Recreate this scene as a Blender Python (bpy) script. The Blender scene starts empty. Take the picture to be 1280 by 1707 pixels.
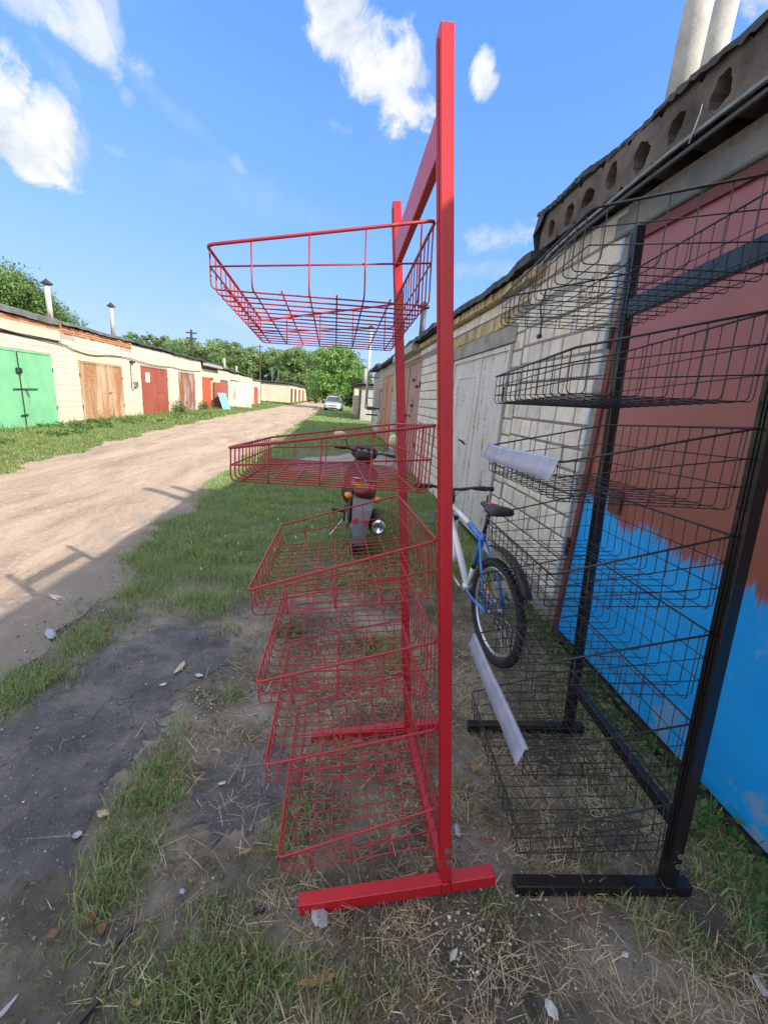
import bpy, bmesh, math, random
import numpy as np
from mathutils import Vector, Matrix
random.seed(7); rng = np.random.default_rng(7)
PI = math.pi; R = math.radians
sc = bpy.context.scene
col = sc.collection

# ------------------------------------------------------------------ camera
CAM = dict(f=692.62, yaw=-0.11875, pitch=0.26327, roll=0.08161, h=1.5)
def cam_basis():
    y, p, r = CAM['yaw'], CAM['pitch'], CAM['roll']
    f = np.array([-math.sin(y)*math.cos(p), math.cos(y)*math.cos(p), -math.sin(p)])
    rt = np.array([math.cos(y), math.sin(y), 0]); u = np.cross(rt, f)
    return rt*math.cos(r)+u*math.sin(r), -rt*math.sin(r)+u*math.cos(r), f
BR, BU, BF = cam_basis()
def ray(px, py):
    return BR*(px-640)/CAM['f'] - BU*(py-853.5)/CAM['f'] + BF
def gp(px, py, z=-0.02):            # survey: photograph point on the ground -> metres
    d = ray(px, py); t = (z-CAM['h'])/d[2]; return float(d[0]*t), float(d[1]*t)
cam = bpy.data.cameras.new('camera'); camo = bpy.data.objects.new('camera', cam); col.objects.link(camo)
cam.sensor_fit = 'HORIZONTAL'; cam.sensor_width = 36; cam.lens = 36*CAM['f']/1280
cam.clip_start = 0.05; cam.clip_end = 2000
M = Matrix.Identity(4)
for i in range(3):
    M[i][0] = BR[i]; M[i][1] = BU[i]; M[i][2] = -BF[i]
M[2][3] = CAM['h']; camo.matrix_world = M; sc.camera = camo

# ------------------------------------------------------------------ light
SKY_STRENGTH = 0.12
EXPOSURE = 1.85
SUN_DIR = Vector((2.64, -2.15, 2.25)).normalized()
sun = bpy.data.lights.new('sun', 'SUN'); suno = bpy.data.objects.new('sun', sun); col.objects.link(suno)
sun.energy = 2.1; sun.angle = R(0.53); sun.color = (1.0, 0.93, 0.82)
suno.rotation_euler = SUN_DIR.to_track_quat('Z', 'Y').to_euler()
sc.view_settings.view_transform = 'Standard'; sc.view_settings.look = 'None'
sc.view_settings.gamma = 1; sc.view_settings.exposure = EXPOSURE; sc.view_settings.use_curve_mapping = False
sc.cycles.max_bounces = 8; sc.cycles.transparent_max_bounces = 16

world = bpy.data.worlds.new('World'); sc.world = world; world.use_nodes = True
wn = world.node_tree; wn.nodes.clear()
class NT:
    """small helper for wiring shader nodes"""
    def __init__(s, nt): s.t = nt
    def n(s, typ, **k):
        nd = s.t.nodes.new(typ)
        for a, b in k.items(): setattr(nd, a, b)
        return nd
    def set(s, sock, v):
        if hasattr(v, 'links') or isinstance(v, bpy.types.NodeSocket): s.t.links.new(v, sock)
        else:
            if sock.type == 'RGBA' and len(v) == 3: v = (*v, 1)
            sock.default_value = v
    def math(s, op, a, b=None, c=None, clamp=False):
        nd = s.n('ShaderNodeMath', operation=op, use_clamp=clamp)
        s.set(nd.inputs[0], a)
        if b is not None: s.set(nd.inputs[1], b)
        if c is not None: s.set(nd.inputs[2], c)
        return nd.outputs[0]
    def vmath(s, op, a, b=None, out=0):
        nd = s.n('ShaderNodeVectorMath', operation=op); s.set(nd.inputs[0], a)
        if b is not None: s.set(nd.inputs[1], b)
        return nd.outputs[out]
    def noise(s, vec, scale, detail=4, rough=0.55, dist=0.0):
        nd = s.n('ShaderNodeTexNoise'); 
        if vec is not None: s.t.links.new(vec, nd.inputs['Vector'])
        nd.inputs['Scale'].default_value = scale; nd.inputs['Detail'].default_value = detail
        nd.inputs['Roughness'].default_value = rough; nd.inputs['Distortion'].default_value = dist
        return nd.outputs[0]
    def ramp(s, fac, stops, interp='LINEAR'):
        nd = s.n('ShaderNodeValToRGB'); s.t.links.new(fac, nd.inputs[0]); cr = nd.color_ramp; cr.interpolation = interp
        while len(cr.elements) < len(stops): cr.elements.new(0.5)
        for e, (p, c) in zip(cr.elements, stops):
            e.position = p; e.color = (*c, 1) if hasattr(c, '__len__') else (c, c, c, 1)
        return nd.outputs[0]
    def mix(s, fac, a, b, blend='MIX'):
        nd = s.n('ShaderNodeMix', data_type='RGBA', blend_type=blend)
        s.set(nd.inputs[0], fac); s.set(nd.inputs[6], a); s.set(nd.inputs[7], b); return nd.outputs[2]
    def smooth(s, v, lo, hi):
        nd = s.n('ShaderNodeMapRange', interpolation_type='SMOOTHSTEP'); s.set(nd.inputs[0], v)
        nd.inputs[1].default_value = lo; nd.inputs[2].default_value = hi; return nd.outputs[0]
w = NT(wn)
sky = w.n('ShaderNodeTexSky', sky_type='NISHITA'); sky.sun_disc = False
sky.sun_elevation = math.asin(SUN_DIR.z); sky.sun_rotation = math.atan2(SUN_DIR.x, SUN_DIR.y)
sky.altitude = 150; sky.air_density = 1.0; sky.dust_density = 0.6; sky.ozone_density = 3.0
tc = w.n('ShaderNodeTexCoord').outputs['Generated']
dirn = w.vmath('NORMALIZE', tc)
wrp = w.n('ShaderNodeTexNoise'); wn.links.new(dirn, wrp.inputs[0]); wrp.inputs['Scale'].default_value = 9; wrp.inputs['Detail'].default_value = 3
wsc = w.n('ShaderNodeVectorMath', operation='MULTIPLY_ADD'); wn.links.new(wrp.outputs[1], wsc.inputs[0]); wsc.inputs[1].default_value = (.09,)*3; wn.links.new(dirn, wsc.inputs[2])
wdir = wsc.outputs[0]; n1 = w.noise(wdir, 8, 6, .60); n2 = w.noise(wdir, 24, 4, .58)
def ndir(px, py):
    d = ray(px, py); return d/np.linalg.norm(d)
def cloud(px, py, rx, ry, rot=0, amt=1.0, soft=0.5):
    c = ndir(px, py); cr, sr = math.cos(rot), math.sin(rot)
    e1 = (ndir(px+rx*cr, py+rx*sr)-ndir(px-rx*cr, py-rx*sr))/2
    e2 = (ndir(px-ry*sr, py+ry*cr)-ndir(px+ry*sr, py-ry*cr))/2
    d = w.vmath('SUBTRACT', dirn, tuple(c))
    a = w.math('MULTIPLY', w.vmath('DOT_PRODUCT', d, tuple(e1), 1), 1/float(e1@e1))
    b = w.math('MULTIPLY', w.vmath('DOT_PRODUCT', d, tuple(e2), 1), 1/float(e2@e2))
    n3 = np.cross(e1, e2); n3 = n3/np.linalg.norm(n3)
    q = w.math('ADD', w.math('MULTIPLY', a, a), w.math('MULTIPLY', b, b))
    front = w.math('GREATER_THAN', w.vmath('DOT_PRODUCT', dirn, tuple(c), 1), 0.0)
    m = w.math('SUBTRACT', 1.0, q)                      # 1 centre, 0 rim
    m = w.math('ADD', m, w.math('MULTIPLY', w.math('SUBTRACT', n1, .5), 2.9))
    m = w.math('ADD', m, w.math('MULTIPLY', w.math('SUBTRACT', n2, .5), 1.9))
    m = w.smooth(m, -.02, soft+0.45)
    return w.math('MULTIPLY', w.math('MULTIPLY', m, front), amt)
CL = [(10,150,70,85,.6,1,.3), (85,215,98,72,.75,1,.3), (30,235,90,52,.2,1,.3), (60,10,180,48,0,.8,.8), (150,50,85,48,.5,.8,.7),
      (105,125,110,22,.9,.38,.9), (185,40,32,50,.4,.6,.9), (560,38,70,70,.5,1,.4), (640,90,60,50,.6,1,.3), (605,105,92,78,.6,1,.3), (655,135,72,80,.8,1,.3), (690,180,56,38,.3,1,.4),
      (805,118,30,34,-.5,.95,.4), (815,140,20,32,.1,.8,.6), (835,395,92,34,0,.65,.9), (820,448,95,22,.1,.4,1.1), (398,275,24,13,.6,.3,1.2), (212,160,24,16,.9,.28,1.2),
      (188,250,20,12,0,.3,1.2), (565,212,36,16,.1,.35,.9), (270,165,170,22,.35,.13,1.2), (440,330,200,40,.1,.08,1.4), (380,520,60,20,.1,.2,1.2),
      (-350,100,200,120,.4,.9,.5), (1500,-300,220,140,-.3,.85,.6), (300,-500,260,150,.2,.8,.6)]
cm = None
for c_ in CL:
    m_ = cloud(*c_); cm = m_ if cm is None else w.math('MAXIMUM', cm, m_)
K = 1.0/(SKY_STRENGTH*2**EXPOSURE)
shade = w.ramp(w.noise(wdir, 11, 6, .6), [(.36, (.66*K, .75*K, .90*K)), (.54, (1.0*K, 1.02*K, 1.06*K))])
front = w.smooth(w.vmath('DOT_PRODUCT', dirn, tuple(BF), 1), .62, .30)  # selects the sky outside the view
fill_clouds = w.smooth(w.math('ADD', w.noise(dirn, 2.3, 6, .6), w.math('MULTIPLY', w.math('SUBTRACT', n2, .5), .12)), .43, .53)  # added clouds outside the view, there to lift the ambient light
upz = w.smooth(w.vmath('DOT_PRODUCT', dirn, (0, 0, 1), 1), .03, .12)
cm = w.math('MAXIMUM', cm, w.math('MULTIPLY', w.math('MULTIPLY', fill_clouds, front), upz))
# clear blue air: each channel rolls off towards the bright horizon
sp_ = w.n('ShaderNodeSeparateColor'); wn.links.new(sky.outputs[0], sp_.inputs[0]); cb_ = w.n('ShaderNodeCombineColor')
for i_, (t_, k_) in enumerate(((.60, .26), (1.15, .48), (4.3, 1.35))):
    c_ = sp_.outputs[i_]; wn.links.new(w.math('DIVIDE', w.math('MULTIPLY', c_, t_), w.math('ADD', w.math('MULTIPLY', c_, k_), 1.0)), cb_.inputs[i_])
bright = w.mix(front, shade, w.mix(1.0, shade, (1.65, 1.6, 1.5), 'MULTIPLY'))  # unseen added clouds are boosted and warmed to fill the shade
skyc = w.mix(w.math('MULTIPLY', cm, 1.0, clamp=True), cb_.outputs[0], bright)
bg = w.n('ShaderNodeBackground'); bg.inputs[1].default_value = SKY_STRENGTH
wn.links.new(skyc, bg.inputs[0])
wo = w.n('ShaderNodeOutputWorld'); wn.links.new(bg.outputs[0], wo.inputs[0])

# ------------------------------------------------------------------ materials
def new_mat(name):
    m = bpy.data.materials.new(name); m.use_nodes = True; t = m.node_tree; t.nodes.clear()
    n = NT(t); b = n.n('ShaderNodeBsdfPrincipled'); o = n.n('ShaderNodeOutputMaterial'); t.links.new(b.outputs[0], o.inputs[0])
    return m, n, b, o
def bump(n, b, h, s=.3, d=.01):
    bp = n.n('ShaderNodeBump'); bp.inputs['Strength'].default_value = s; bp.inputs['Distance'].default_value = d
    n.t.links.new(h, bp.inputs['Height']); n.t.links.new(bp.outputs[0], b.inputs['Normal'])
def objc(n): return n.n('ShaderNodeTexCoord').outputs['Object']
def pos(n): return n.n('ShaderNodeNewGeometry').outputs['Position']
def rnd(n): return n.n('ShaderNodeObjectInfo').outputs['Random']
def plain(name, c, rough=.5, metal=0, var=.15, scale=20, bs=.1, obj_var=0, coat=0):
    m, n, b, o = new_mat(name); p = objc(n); nz = n.noise(p, scale, 4)
    cc = n.ramp(nz, [(.3, tuple(x*(1-var) for x in c)), (.7, tuple(min(1, x*(1+var)) for x in c))])
    if obj_var:
        r = n.ramp(rnd(n), [(0, 1-obj_var), (1, 1+obj_var)] if obj_var < 1 else [(0, .5), (1, 1)])
        cc = n.mix(1.0, cc, r, 'MULTIPLY')
    n.set(b.inputs['Base Color'], cc); b.inputs['Roughness'].default_value = rough; b.inputs['Metallic'].default_value = metal
    b.inputs['Coat Weight'].default_value = coat
    if bs: bump(n, b, nz, bs, .004)
    return m
def painted(name, c, under, amount=.5, streak=1.0, rough=.5, scale=3.0, c2=None, fine=.0, soft=.04):
    """old paint over rust: under shows where noise passes amount (0..1)"""
    m, n, b, o = new_mat(name); p = objc(n)
    mp = n.n('ShaderNodeMapping'); n.t.links.new(p, mp.inputs[0]); mp.inputs['Scale'].default_value = (scale*2, scale*2, scale/streak)
    a = n.noise(mp.outputs[0], 1.0, 8, .65, .4); d = n.noise(p, 60, 3)
    base = n.ramp(n.noise(p, 1.7, 5), [(.3, tuple(x*.82 for x in c)), (.7, tuple(min(1, x*1.12) for x in c))]) if c2 is None else \
        n.ramp(n.noise(p, 1.7, 6, .6, .5), [(.35, c2), (.62, c)])
    un = n.ramp(n.noise(p, 14, 5), [(.3, tuple(x*.6 for x in under)), (.7, tuple(min(1, x*1.3) for x in under))])
    msk = n.smooth(n.math('ADD', a, n.math('MULTIPLY', n.math('SUBTRACT', d, .5), .25+fine)), 1-amount-soft, 1-amount+soft)
    n.set(b.inputs['Base Color'], n.mix(msk, base, un)); b.inputs['Roughness'].default_value = rough
    bump(n, b, n.math('ADD', n.math('MULTIPLY', msk, -1.0), n.math('MULTIPLY', d, .4)), .25, .004)
    return m
MT = {}
MT['red'] = painted('red_enamel', (.52, .014, .024), (.10, .03, .02), .25, 1, .36, 9, (.42, .010, .022), fine=.25)
MT['red_wire'] = painted('red_wire_enamel', (.38, .026, .032), (.19, .055, .04), .38, 1, .45, 14)
MT['black'] = painted('black_enamel', (.010, .010, .012), (.06, .045, .03), .28, 1, .22, 6)
MT['black_wire'] = plain('black_wire_enamel', (.016, .014, .016), .35, 0, .4, 30, 0)
MT['steel'] = plain('galvanised_steel', (.45, .45, .46), .35, .9, .2, 20, .1)
MT['darksteel'] = plain('dark_steel', (.05, .045, .04), .55, .5, .4, 30, .2)
MT['rubber'] = plain('rubber', (.018, .018, .019), .8, 0, .3, 40, .2)
MT['blackp'] = plain('black_plastic', (.02, .02, .022), .45, 0, .2, 30, .1)
MT['bitumen'] = plain('bitumen_roofing_felt', (.055, .055, .058), .85, 0, .5, 6, .8)
MT['roofgreen'] = plain('weathered_green_grey_roofing', (.12, .13, .11), .85, 0, .3, 3, .5)
MT['cement'] = plain('grey_cement', (.34, .33, .31), .9, 0, .3, 9, .6)
MT['bark'] = plain('bark', (.09, .065, .045), .9, 0, .4, 12, .8)
MT['cable'] = plain('cable_sheath', (.05, .06, .07), .5, 0, .2, 20, 0)
MT['cablegrey'] = plain('grey_cable_sheath', (.22, .27, .32), .5, 0, .2, 20, 0)

def concrete(name, c, dark, scale=3.0, agg=True, bd=.012):
    m, n, b, o = new_mat(name); p = objc(n)
    base = n.ramp(n.noise(p, scale, 8, .65), [(.32, dark), (.62, c)])
    v = n.n('ShaderNodeTexVoronoi'); n.t.links.new(p, v.inputs['Vector']); v.inputs['Scale'].default_value = 55
    st = n.ramp(v.outputs['Distance'], [(.0, 1.0), (.28, 0.0)]); r = n.math('GREATER_THAN', n.noise(p, 23, 2), .52)
    cc = n.mix(n.math('MULTIPLY', n.math('MULTIPLY', st, r), .45 if agg else .1), base, tuple(min(1, x*1.9) for x in c))
    n.set(b.inputs['Base Color'], cc); b.inputs['Roughness'].default_value = .92
    bump(n, b, n.math('ADD', n.noise(p, 28, 8, .7), n.math('MULTIPLY', st, .5)), .8, bd)
    return m
MT['slab'] = concrete('weathered_slab_concrete', (.155, .13, .108), (.032, .028, .025), 4)
MT['lintel'] = concrete('lintel_concrete', (.36, .34, .31), (.19, .18, .17), 3, False)
MT['lintel_dark'] = concrete('stained_lintel_concrete', (.24, .24, .23), (.09, .12, .15), 2.2, False)
MT['plaster'] = concrete('cream_plaster', (.66, .56, .40), (.50, .42, .31), 2, False)
MT['pavement'] = concrete('slab_paving', (.33, .32, .31), (.22, .21, .20), 2)

def brickmat(name, c, dark, v=.18, stain=True, blue=False):
    m, n, b, o = new_mat(name); p = pos(n); r = rnd(n)
    base = n.ramp(n.noise(p, 9, 7, .65), [(.25, dark), (.55, c)])
    vv = n.ramp(r, [(0, 1-v), (1, 1.0)]); cc = n.mix(1.0, base, vv, 'MULTIPLY')
    warm = n.math('GREATER_THAN', n.math('FRACT', n.math('MULTIPLY', r, 7.3)), .75)
    cc = n.mix(n.math('MULTIPLY', warm, .35), cc, tuple(x*y for x, y in zip(c, (.95, .86, .68))))
    if blue:
        sep = n.n('ShaderNodeSeparateXYZ'); n.t.links.new(p, sep.inputs[0])
        e = n.math('ADD', sep.outputs[1], n.math('MULTIPLY', n.math('SUBTRACT', n.noise(p, 5, 5), .5), .09))
        cc = n.mix(n.math('MULTIPLY', n.smooth(e, 2.60, 2.57), .7), cc, (.22, .48, .80))
    n.set(b.inputs['Base Color'], cc); b.inputs['Roughness'].default_value = .9
    bump(n, b, n.math('ADD', n.noise(p, 45, 7, .7), n.math('MULTIPLY', n.noise(p, 14, 5, .6), 1.5)), .7, .010)
    return m
MT['sbrick'] = brickmat('white_silicate_brick', (.76, .71, .63), (.54, .50, .44), .18, blue=True)
MT['ybrick'] = brickmat('stained_cornice_brick', (.60, .47, .27), (.28, .22, .14), .35)
MT['lblock'] = brickmat('cream_block', (.72, .65, .50), (.52, .45, .34), .16)
MT['obrick'] = brickmat('orange_brick', (.60, .27, .13), (.40, .20, .12), .35)
MT['mortar'] = plain('mortar', (.22, .21, .20), .95, 0, .25, 30, .7)
MT['lmortar'] = plain('cream_mortar', (.38, .34, .27), .95, 0, .15, 12, .6)

def courses(name, c, mo, bw, bh):
    """distant masonry, pieces under ten pixels"""
    m, n, b, o = new_mat(name); p = pos(n); sep = n.n('ShaderNodeSeparateXYZ'); n.t.links.new(p, sep.inputs[0])
    cmb = n.n('ShaderNodeCombineXYZ'); n.t.links.new(n.math('ADD', sep.outputs[1], sep.outputs[0]), cmb.inputs[0]); n.t.links.new(sep.outputs[2], cmb.inputs[1])
    br = n.n('ShaderNodeTexBrick'); n.t.links.new(cmb.outputs[0], br.inputs[0]); br.inputs['Scale'].default_value = 1
    br.inputs['Brick Width'].default_value = bw; br.inputs['Row Height'].default_value = bh; br.inputs['Mortar Size'].default_value = .012
    br.inputs['Color1'].default_value = (*c, 1); br.inputs['Color2'].default_value = (*[x*.88 for x in c], 1); br.inputs['Mortar'].default_value = (*mo, 1)
    cc = n.mix(1.0, br.outputs[0], n.ramp(n.noise(p, 1.3, 6, .6), [(.3, .78), (.6, 1.0)]), 'MULTIPLY')
    n.set(b.inputs['Base Color'], cc); b.inputs['Roughness'].default_value = .9
    bump(n, b, n.math('MULTIPLY', br.outputs['Fac'], -1.0), .4, .01); return m
MT['fblock'] = courses('cream_block_courses', (.72, .65, .48), (.5, .44, .34), .4, .167)
MT['fgrey'] = courses('grey_block_courses', (.46, .45, .42), (.28, .27, .26), .3, .15)

MT['green_gate'] = painted('pale_green_gate_paint', (.20, .50, .27), (.12, .2, .1), .27, 3, .5, 1.5, (.16, .43, .22), fine=.2, soft=.1)
MT['rust_gate'] = painted('rusty_cream_gate_paint', (.62, .50, .34), (.36, .17, .08), .55, 3.2, .75, 1.0, (.56, .38, .22), fine=-.15, soft=.16)
MT['brown_gate'] = painted('red_brown_gate_paint', (.33, .085, .05), (.2, .07, .04), .25, 3, .5, 2)
MT['patch_gate'] = painted('patchy_grey_rust_gate_paint', (.36, .31, .28), (.28, .10, .05), .53, 2, .7, 1.4, soft=.08)
MT['orange_gate'] = painted('orange_red_gate_paint', (.60, .10, .045), (.3, .06, .03), .2, 2, .5, 2)
MT['grey_gate'] = painted('pale_grey_gate_paint', (.48, .45, .42), (.25, .22, .2), .4, 3, .6, 2)
MT['white_gate'] = painted('peeling_white_gate_paint', (.60, .585, .56), (.20, .15, .11), .36, 2.0, .6, 4.5, (.50, .49, .47), fine=.5)
MT['pink_gate'] = painted('faded_pink_brown_gate_paint', (.36, .21, .18), (.20, .10, .08), .36, 2, .6, 2, (.30, .16, .13))
MT['orange2_gate'] = painted('faded_orange_brown_gate_paint', (.42, .20, .13), (.2, .1, .07), .3, 2, .6, 2)
MT['dark_gate'] = painted('dark_red_gate_paint', (.13, .03, .025), (.07, .03, .02), .35, 2, .6, 2)
def two_tone():
    m, n, b, o = new_mat('red_primer_and_blue_gate_paint'); p = pos(n)
    sep = n.n('ShaderNodeSeparateXYZ'); n.t.links.new(p, sep.inputs[0]); Y = sep.outputs[1]; Z = sep.outputs[2]
    mp = n.n('ShaderNodeMapping'); n.t.links.new(p, mp.inputs[0]); mp.inputs['Scale'].default_value = (2, 5, 1.6)
    wob = n.math('MULTIPLY', n.math('SUBTRACT', n.noise(mp.outputs[0], .6, 2), .5), .40)
    mp2 = n.n('ShaderNodeMapping'); n.t.links.new(p, mp2.inputs[0]); mp2.inputs['Scale'].default_value = (50, 95, 5)
    hair = n.math('MULTIPLY', n.math('SUBTRACT', n.noise(mp2.outputs[0], 1, 4), .5), .26)
    lvl = n.math('ADD', n.math('ADD', Z, wob), hair)
    up = n.math('MULTIPLY', n.smooth(Y, 2.02, 2.22), .12)
    blue_m = n.smooth(n.math('SUBTRACT', lvl, up), .945, .875)
    red = n.ramp(n.noise(p, 2.2, 5, .6), [(.3, (.255, .080, .078)), (.7, (.315, .108, .108))])
    red2 = n.mix(n.smooth(Z, 1.75, .9), red, (.25, .080, .058))
    blue = n.ramp(n.noise(p, 3, 6, .6), [(.3, (.006, .31, .80)), (.7, (.010, .37, .88))])
    thin = n.smooth(n.math('ADD', n.noise(p, 4.5, 6, .7), n.math('MULTIPLY', n.smooth(Z, .45, .02), .16)), .60, .70)
    thin = n.math('MULTIPLY', thin, n.smooth(Y, 2.0, 1.2)); blue = n.mix(n.math('MULTIPLY', thin, .8), blue, (.24, .36, .46))
    spots = n.smooth(n.noise(p, 38, 2), .70, .74); blue = n.mix(spots, blue, (.10, .07, .06))
    n.set(b.inputs['Base Color'], n.mix(blue_m, red2, blue)); b.inputs['Roughness'].default_value = .42
    bump(n, b, n.math('ADD', n.noise(p, 35, 4), n.math('MULTIPLY', blue_m, 1.0)), .18, .003); return m
MT['two_tone'] = two_tone()
def leafmat(name, attr=True, c=(.06, .12, .02), trans=.35, rough=.55):
    m, n, b, o = new_mat(name)
    a = n.n('ShaderNodeAttribute', attribute_name='tint').outputs['Color'] if attr else None
    n.set(b.inputs['Base Color'], a if attr else c); b.inputs['Roughness'].default_value = rough
    tr = n.n('ShaderNodeBsdfTranslucent'); n.set(tr.inputs[0], a if attr else c)
    mx = n.n('ShaderNodeMixShader'); mx.inputs[0].default_value = trans
    n.t.links.new(b.outputs[0], mx.inputs[1]); n.t.links.new(tr.outputs[0], mx.inputs[2]); n.t.links.new(mx.outputs[0], o.inputs[0]); return m
MT['leaf'] = leafmat('leaf', trans=.42); MT['blade'] = leafmat('grass_blade', trans=.4); MT['straw'] = leafmat('dry_straw', trans=.15, rough=.7)

def ground_mat():
    m, n, b, o = new_mat('bare_soil_and_turf'); p = pos(n)
    soil = n.ramp(n.noise(p, 2.2, 9, .68), [(.34, (.055, .049, .043)), (.47, (.135, .118, .10)), (.63, (.30, .265, .225))])
    turf = n.ramp(n.noise(p, 5, 8, .7), [(.3, (.07, .085, .035)), (.6, (.14, .15, .065)), (.75, (.20, .17, .10))])
    sep = n.n('ShaderNodeSeparateXYZ'); n.t.links.new(p, sep.inputs[0])
    g = n.math('MAXIMUM', n.smooth(sep.outputs[1], 2.8, 3.8), n.smooth(sep.outputs[0], -4.7, -5.6))
    g = n.math('MULTIPLY', g, n.smooth(n.noise(p, 1.5, 5), .30, .45))
    far = n.smooth(sep.outputs[1], 18, 45)
    turf = n.mix(far, turf, n.ramp(n.noise(p, .8, 8, .7), [(.35, (.07, .12, .03)), (.65, (.13, .17, .05))]))
    cc = n.mix(g, soil, turf)
    v = n.n('ShaderNodeTexVoronoi'); n.t.links.new(p, v.inputs['Vector']); v.inputs['Scale'].default_value = 95
    st = n.math('MULTIPLY', n.ramp(v.outputs['Distance'], [(0, 1.0), (.22, 0.0)]), n.math('GREATER_THAN', n.noise(p, 30, 2), .58))
    cc = n.mix(n.math('MULTIPLY', st, .5), cc, (.42, .40, .38))
    n.set(b.inputs['Base Color'], cc); b.inputs['Roughness'].default_value = .95
    bump(n, b, n.math('ADD', n.noise(p, 40, 9, .75), st), .9, .015); return m
MT['ground'] = ground_mat()
def road_mat():
    m, n, b, o = new_mat('packed_dirt_road'); p = pos(n)
    mp = n.n('ShaderNodeMapping'); n.t.links.new(p, mp.inputs[0]); mp.inputs['Scale'].default_value = (1.6, .35, 1)
    big = n.noise(mp.outputs[0], 1.2, 7, .62, .6)
    cc = n.ramp(big, [(.30, (.24, .165, .11)), (.44, (.36, .262, .185)), (.6, (.45, .335, .24))])
    cc = n.mix(n.math('MULTIPLY', n.smooth(n.noise(mp.outputs[0], 2.6, 9, .72, 1.2), .50, .62), .55), cc, (.22, .165, .125))
    cc = n.mix(n.smooth(n.noise(p, 26, 6, .7), .52, .66), cc, (.50, .40, .31))
    cc = n.mix(n.smooth(n.noise(p, 75, 3, .6), .62, .70), cc, (.17, .14, .12))
    sep = n.n('ShaderNodeSeparateXYZ'); n.t.links.new(p, sep.inputs[0])
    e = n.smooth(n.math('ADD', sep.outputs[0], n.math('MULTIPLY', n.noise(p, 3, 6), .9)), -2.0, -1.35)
    cc = n.mix(n.math('MULTIPLY', e, .8), cc, (.20, .18, .165))  # deepens the roof shade in the road colour along the right strip
    n.set(b.inputs['Base Color'], cc); b.inputs['Roughness'].default_value = .95
    bump(n, b, n.math('ADD', n.noise(p, 30, 9, .75), n.math('MULTIPLY', n.noise(p, 120, 4), .6)), .7, .012); return m
MT['road'] = road_mat()
def asphalt_mat():
    m, n, b, o = new_mat('old_asphalt'); p = pos(n)
    cc = n.ramp(n.noise(p, 3.5, 8, .65), [(.30, (.055, .055, .058)), (.50, (.098, .098, .104)), (.68, (.19, .18, .17))])
    cr = n.n('ShaderNodeTexVoronoi', feature='DISTANCE_TO_EDGE'); wv = n.vmath('ADD', p, n.vmath('SCALE', n.n('ShaderNodeTexNoise').outputs[1]))
    nv = n.n('ShaderNodeTexNoise'); n.t.links.new(p, nv.inputs[0]); nv.inputs['Scale'].default_value = 5
    sc_ = n.n('ShaderNodeVectorMath', operation='SCALE'); n.t.links.new(nv.outputs[1], sc_.inputs[0]); sc_.inputs[3].default_value = .35
    ad = n.vmath('ADD', p, sc_.outputs[0]); n.t.links.new(ad, cr.inputs['Vector']); cr.inputs['Scale'].default_value = 2.6
    drawn_crack = n.math('MULTIPLY', n.smooth(cr.outputs[0], .006, .0), n.smooth(n.noise(p, 1.9, 3), .50, .60))
    cc = n.mix(n.math('MULTIPLY', drawn_crack, .5), cc, (.04, .04, .04))
    v = n.n('ShaderNodeTexVoronoi'); n.t.links.new(p, v.inputs['Vector']); v.inputs['Scale'].default_value = 105
    st = n.math('MULTIPLY', n.ramp(v.outputs['Distance'], [(0, 1.0), (.34, 0.0)]), n.math('GREATER_THAN', n.noise(p, 33, 2), .56))
    cc = n.mix(n.math('MULTIPLY', st, .85), cc, (.42, .42, .42))
    dust = n.smooth(n.noise(p, 5, 9, .75), .50, .62); cc = n.mix(n.math('MULTIPLY', dust, .6), cc, (.19, .175, .16))
    n.set(b.inputs['Base Color'], cc); b.inputs['Roughness'].default_value = .8
    bump(n, b, n.math('ADD', n.math('ADD', n.noise(p, 45, 8, .75), n.math('MULTIPLY', n.noise(p, 9, 5, .6), 1.5)), n.math('MULTIPLY', drawn_crack, -2.0)), .9, .014); return m
MT['asphalt'] = asphalt_mat()

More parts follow.
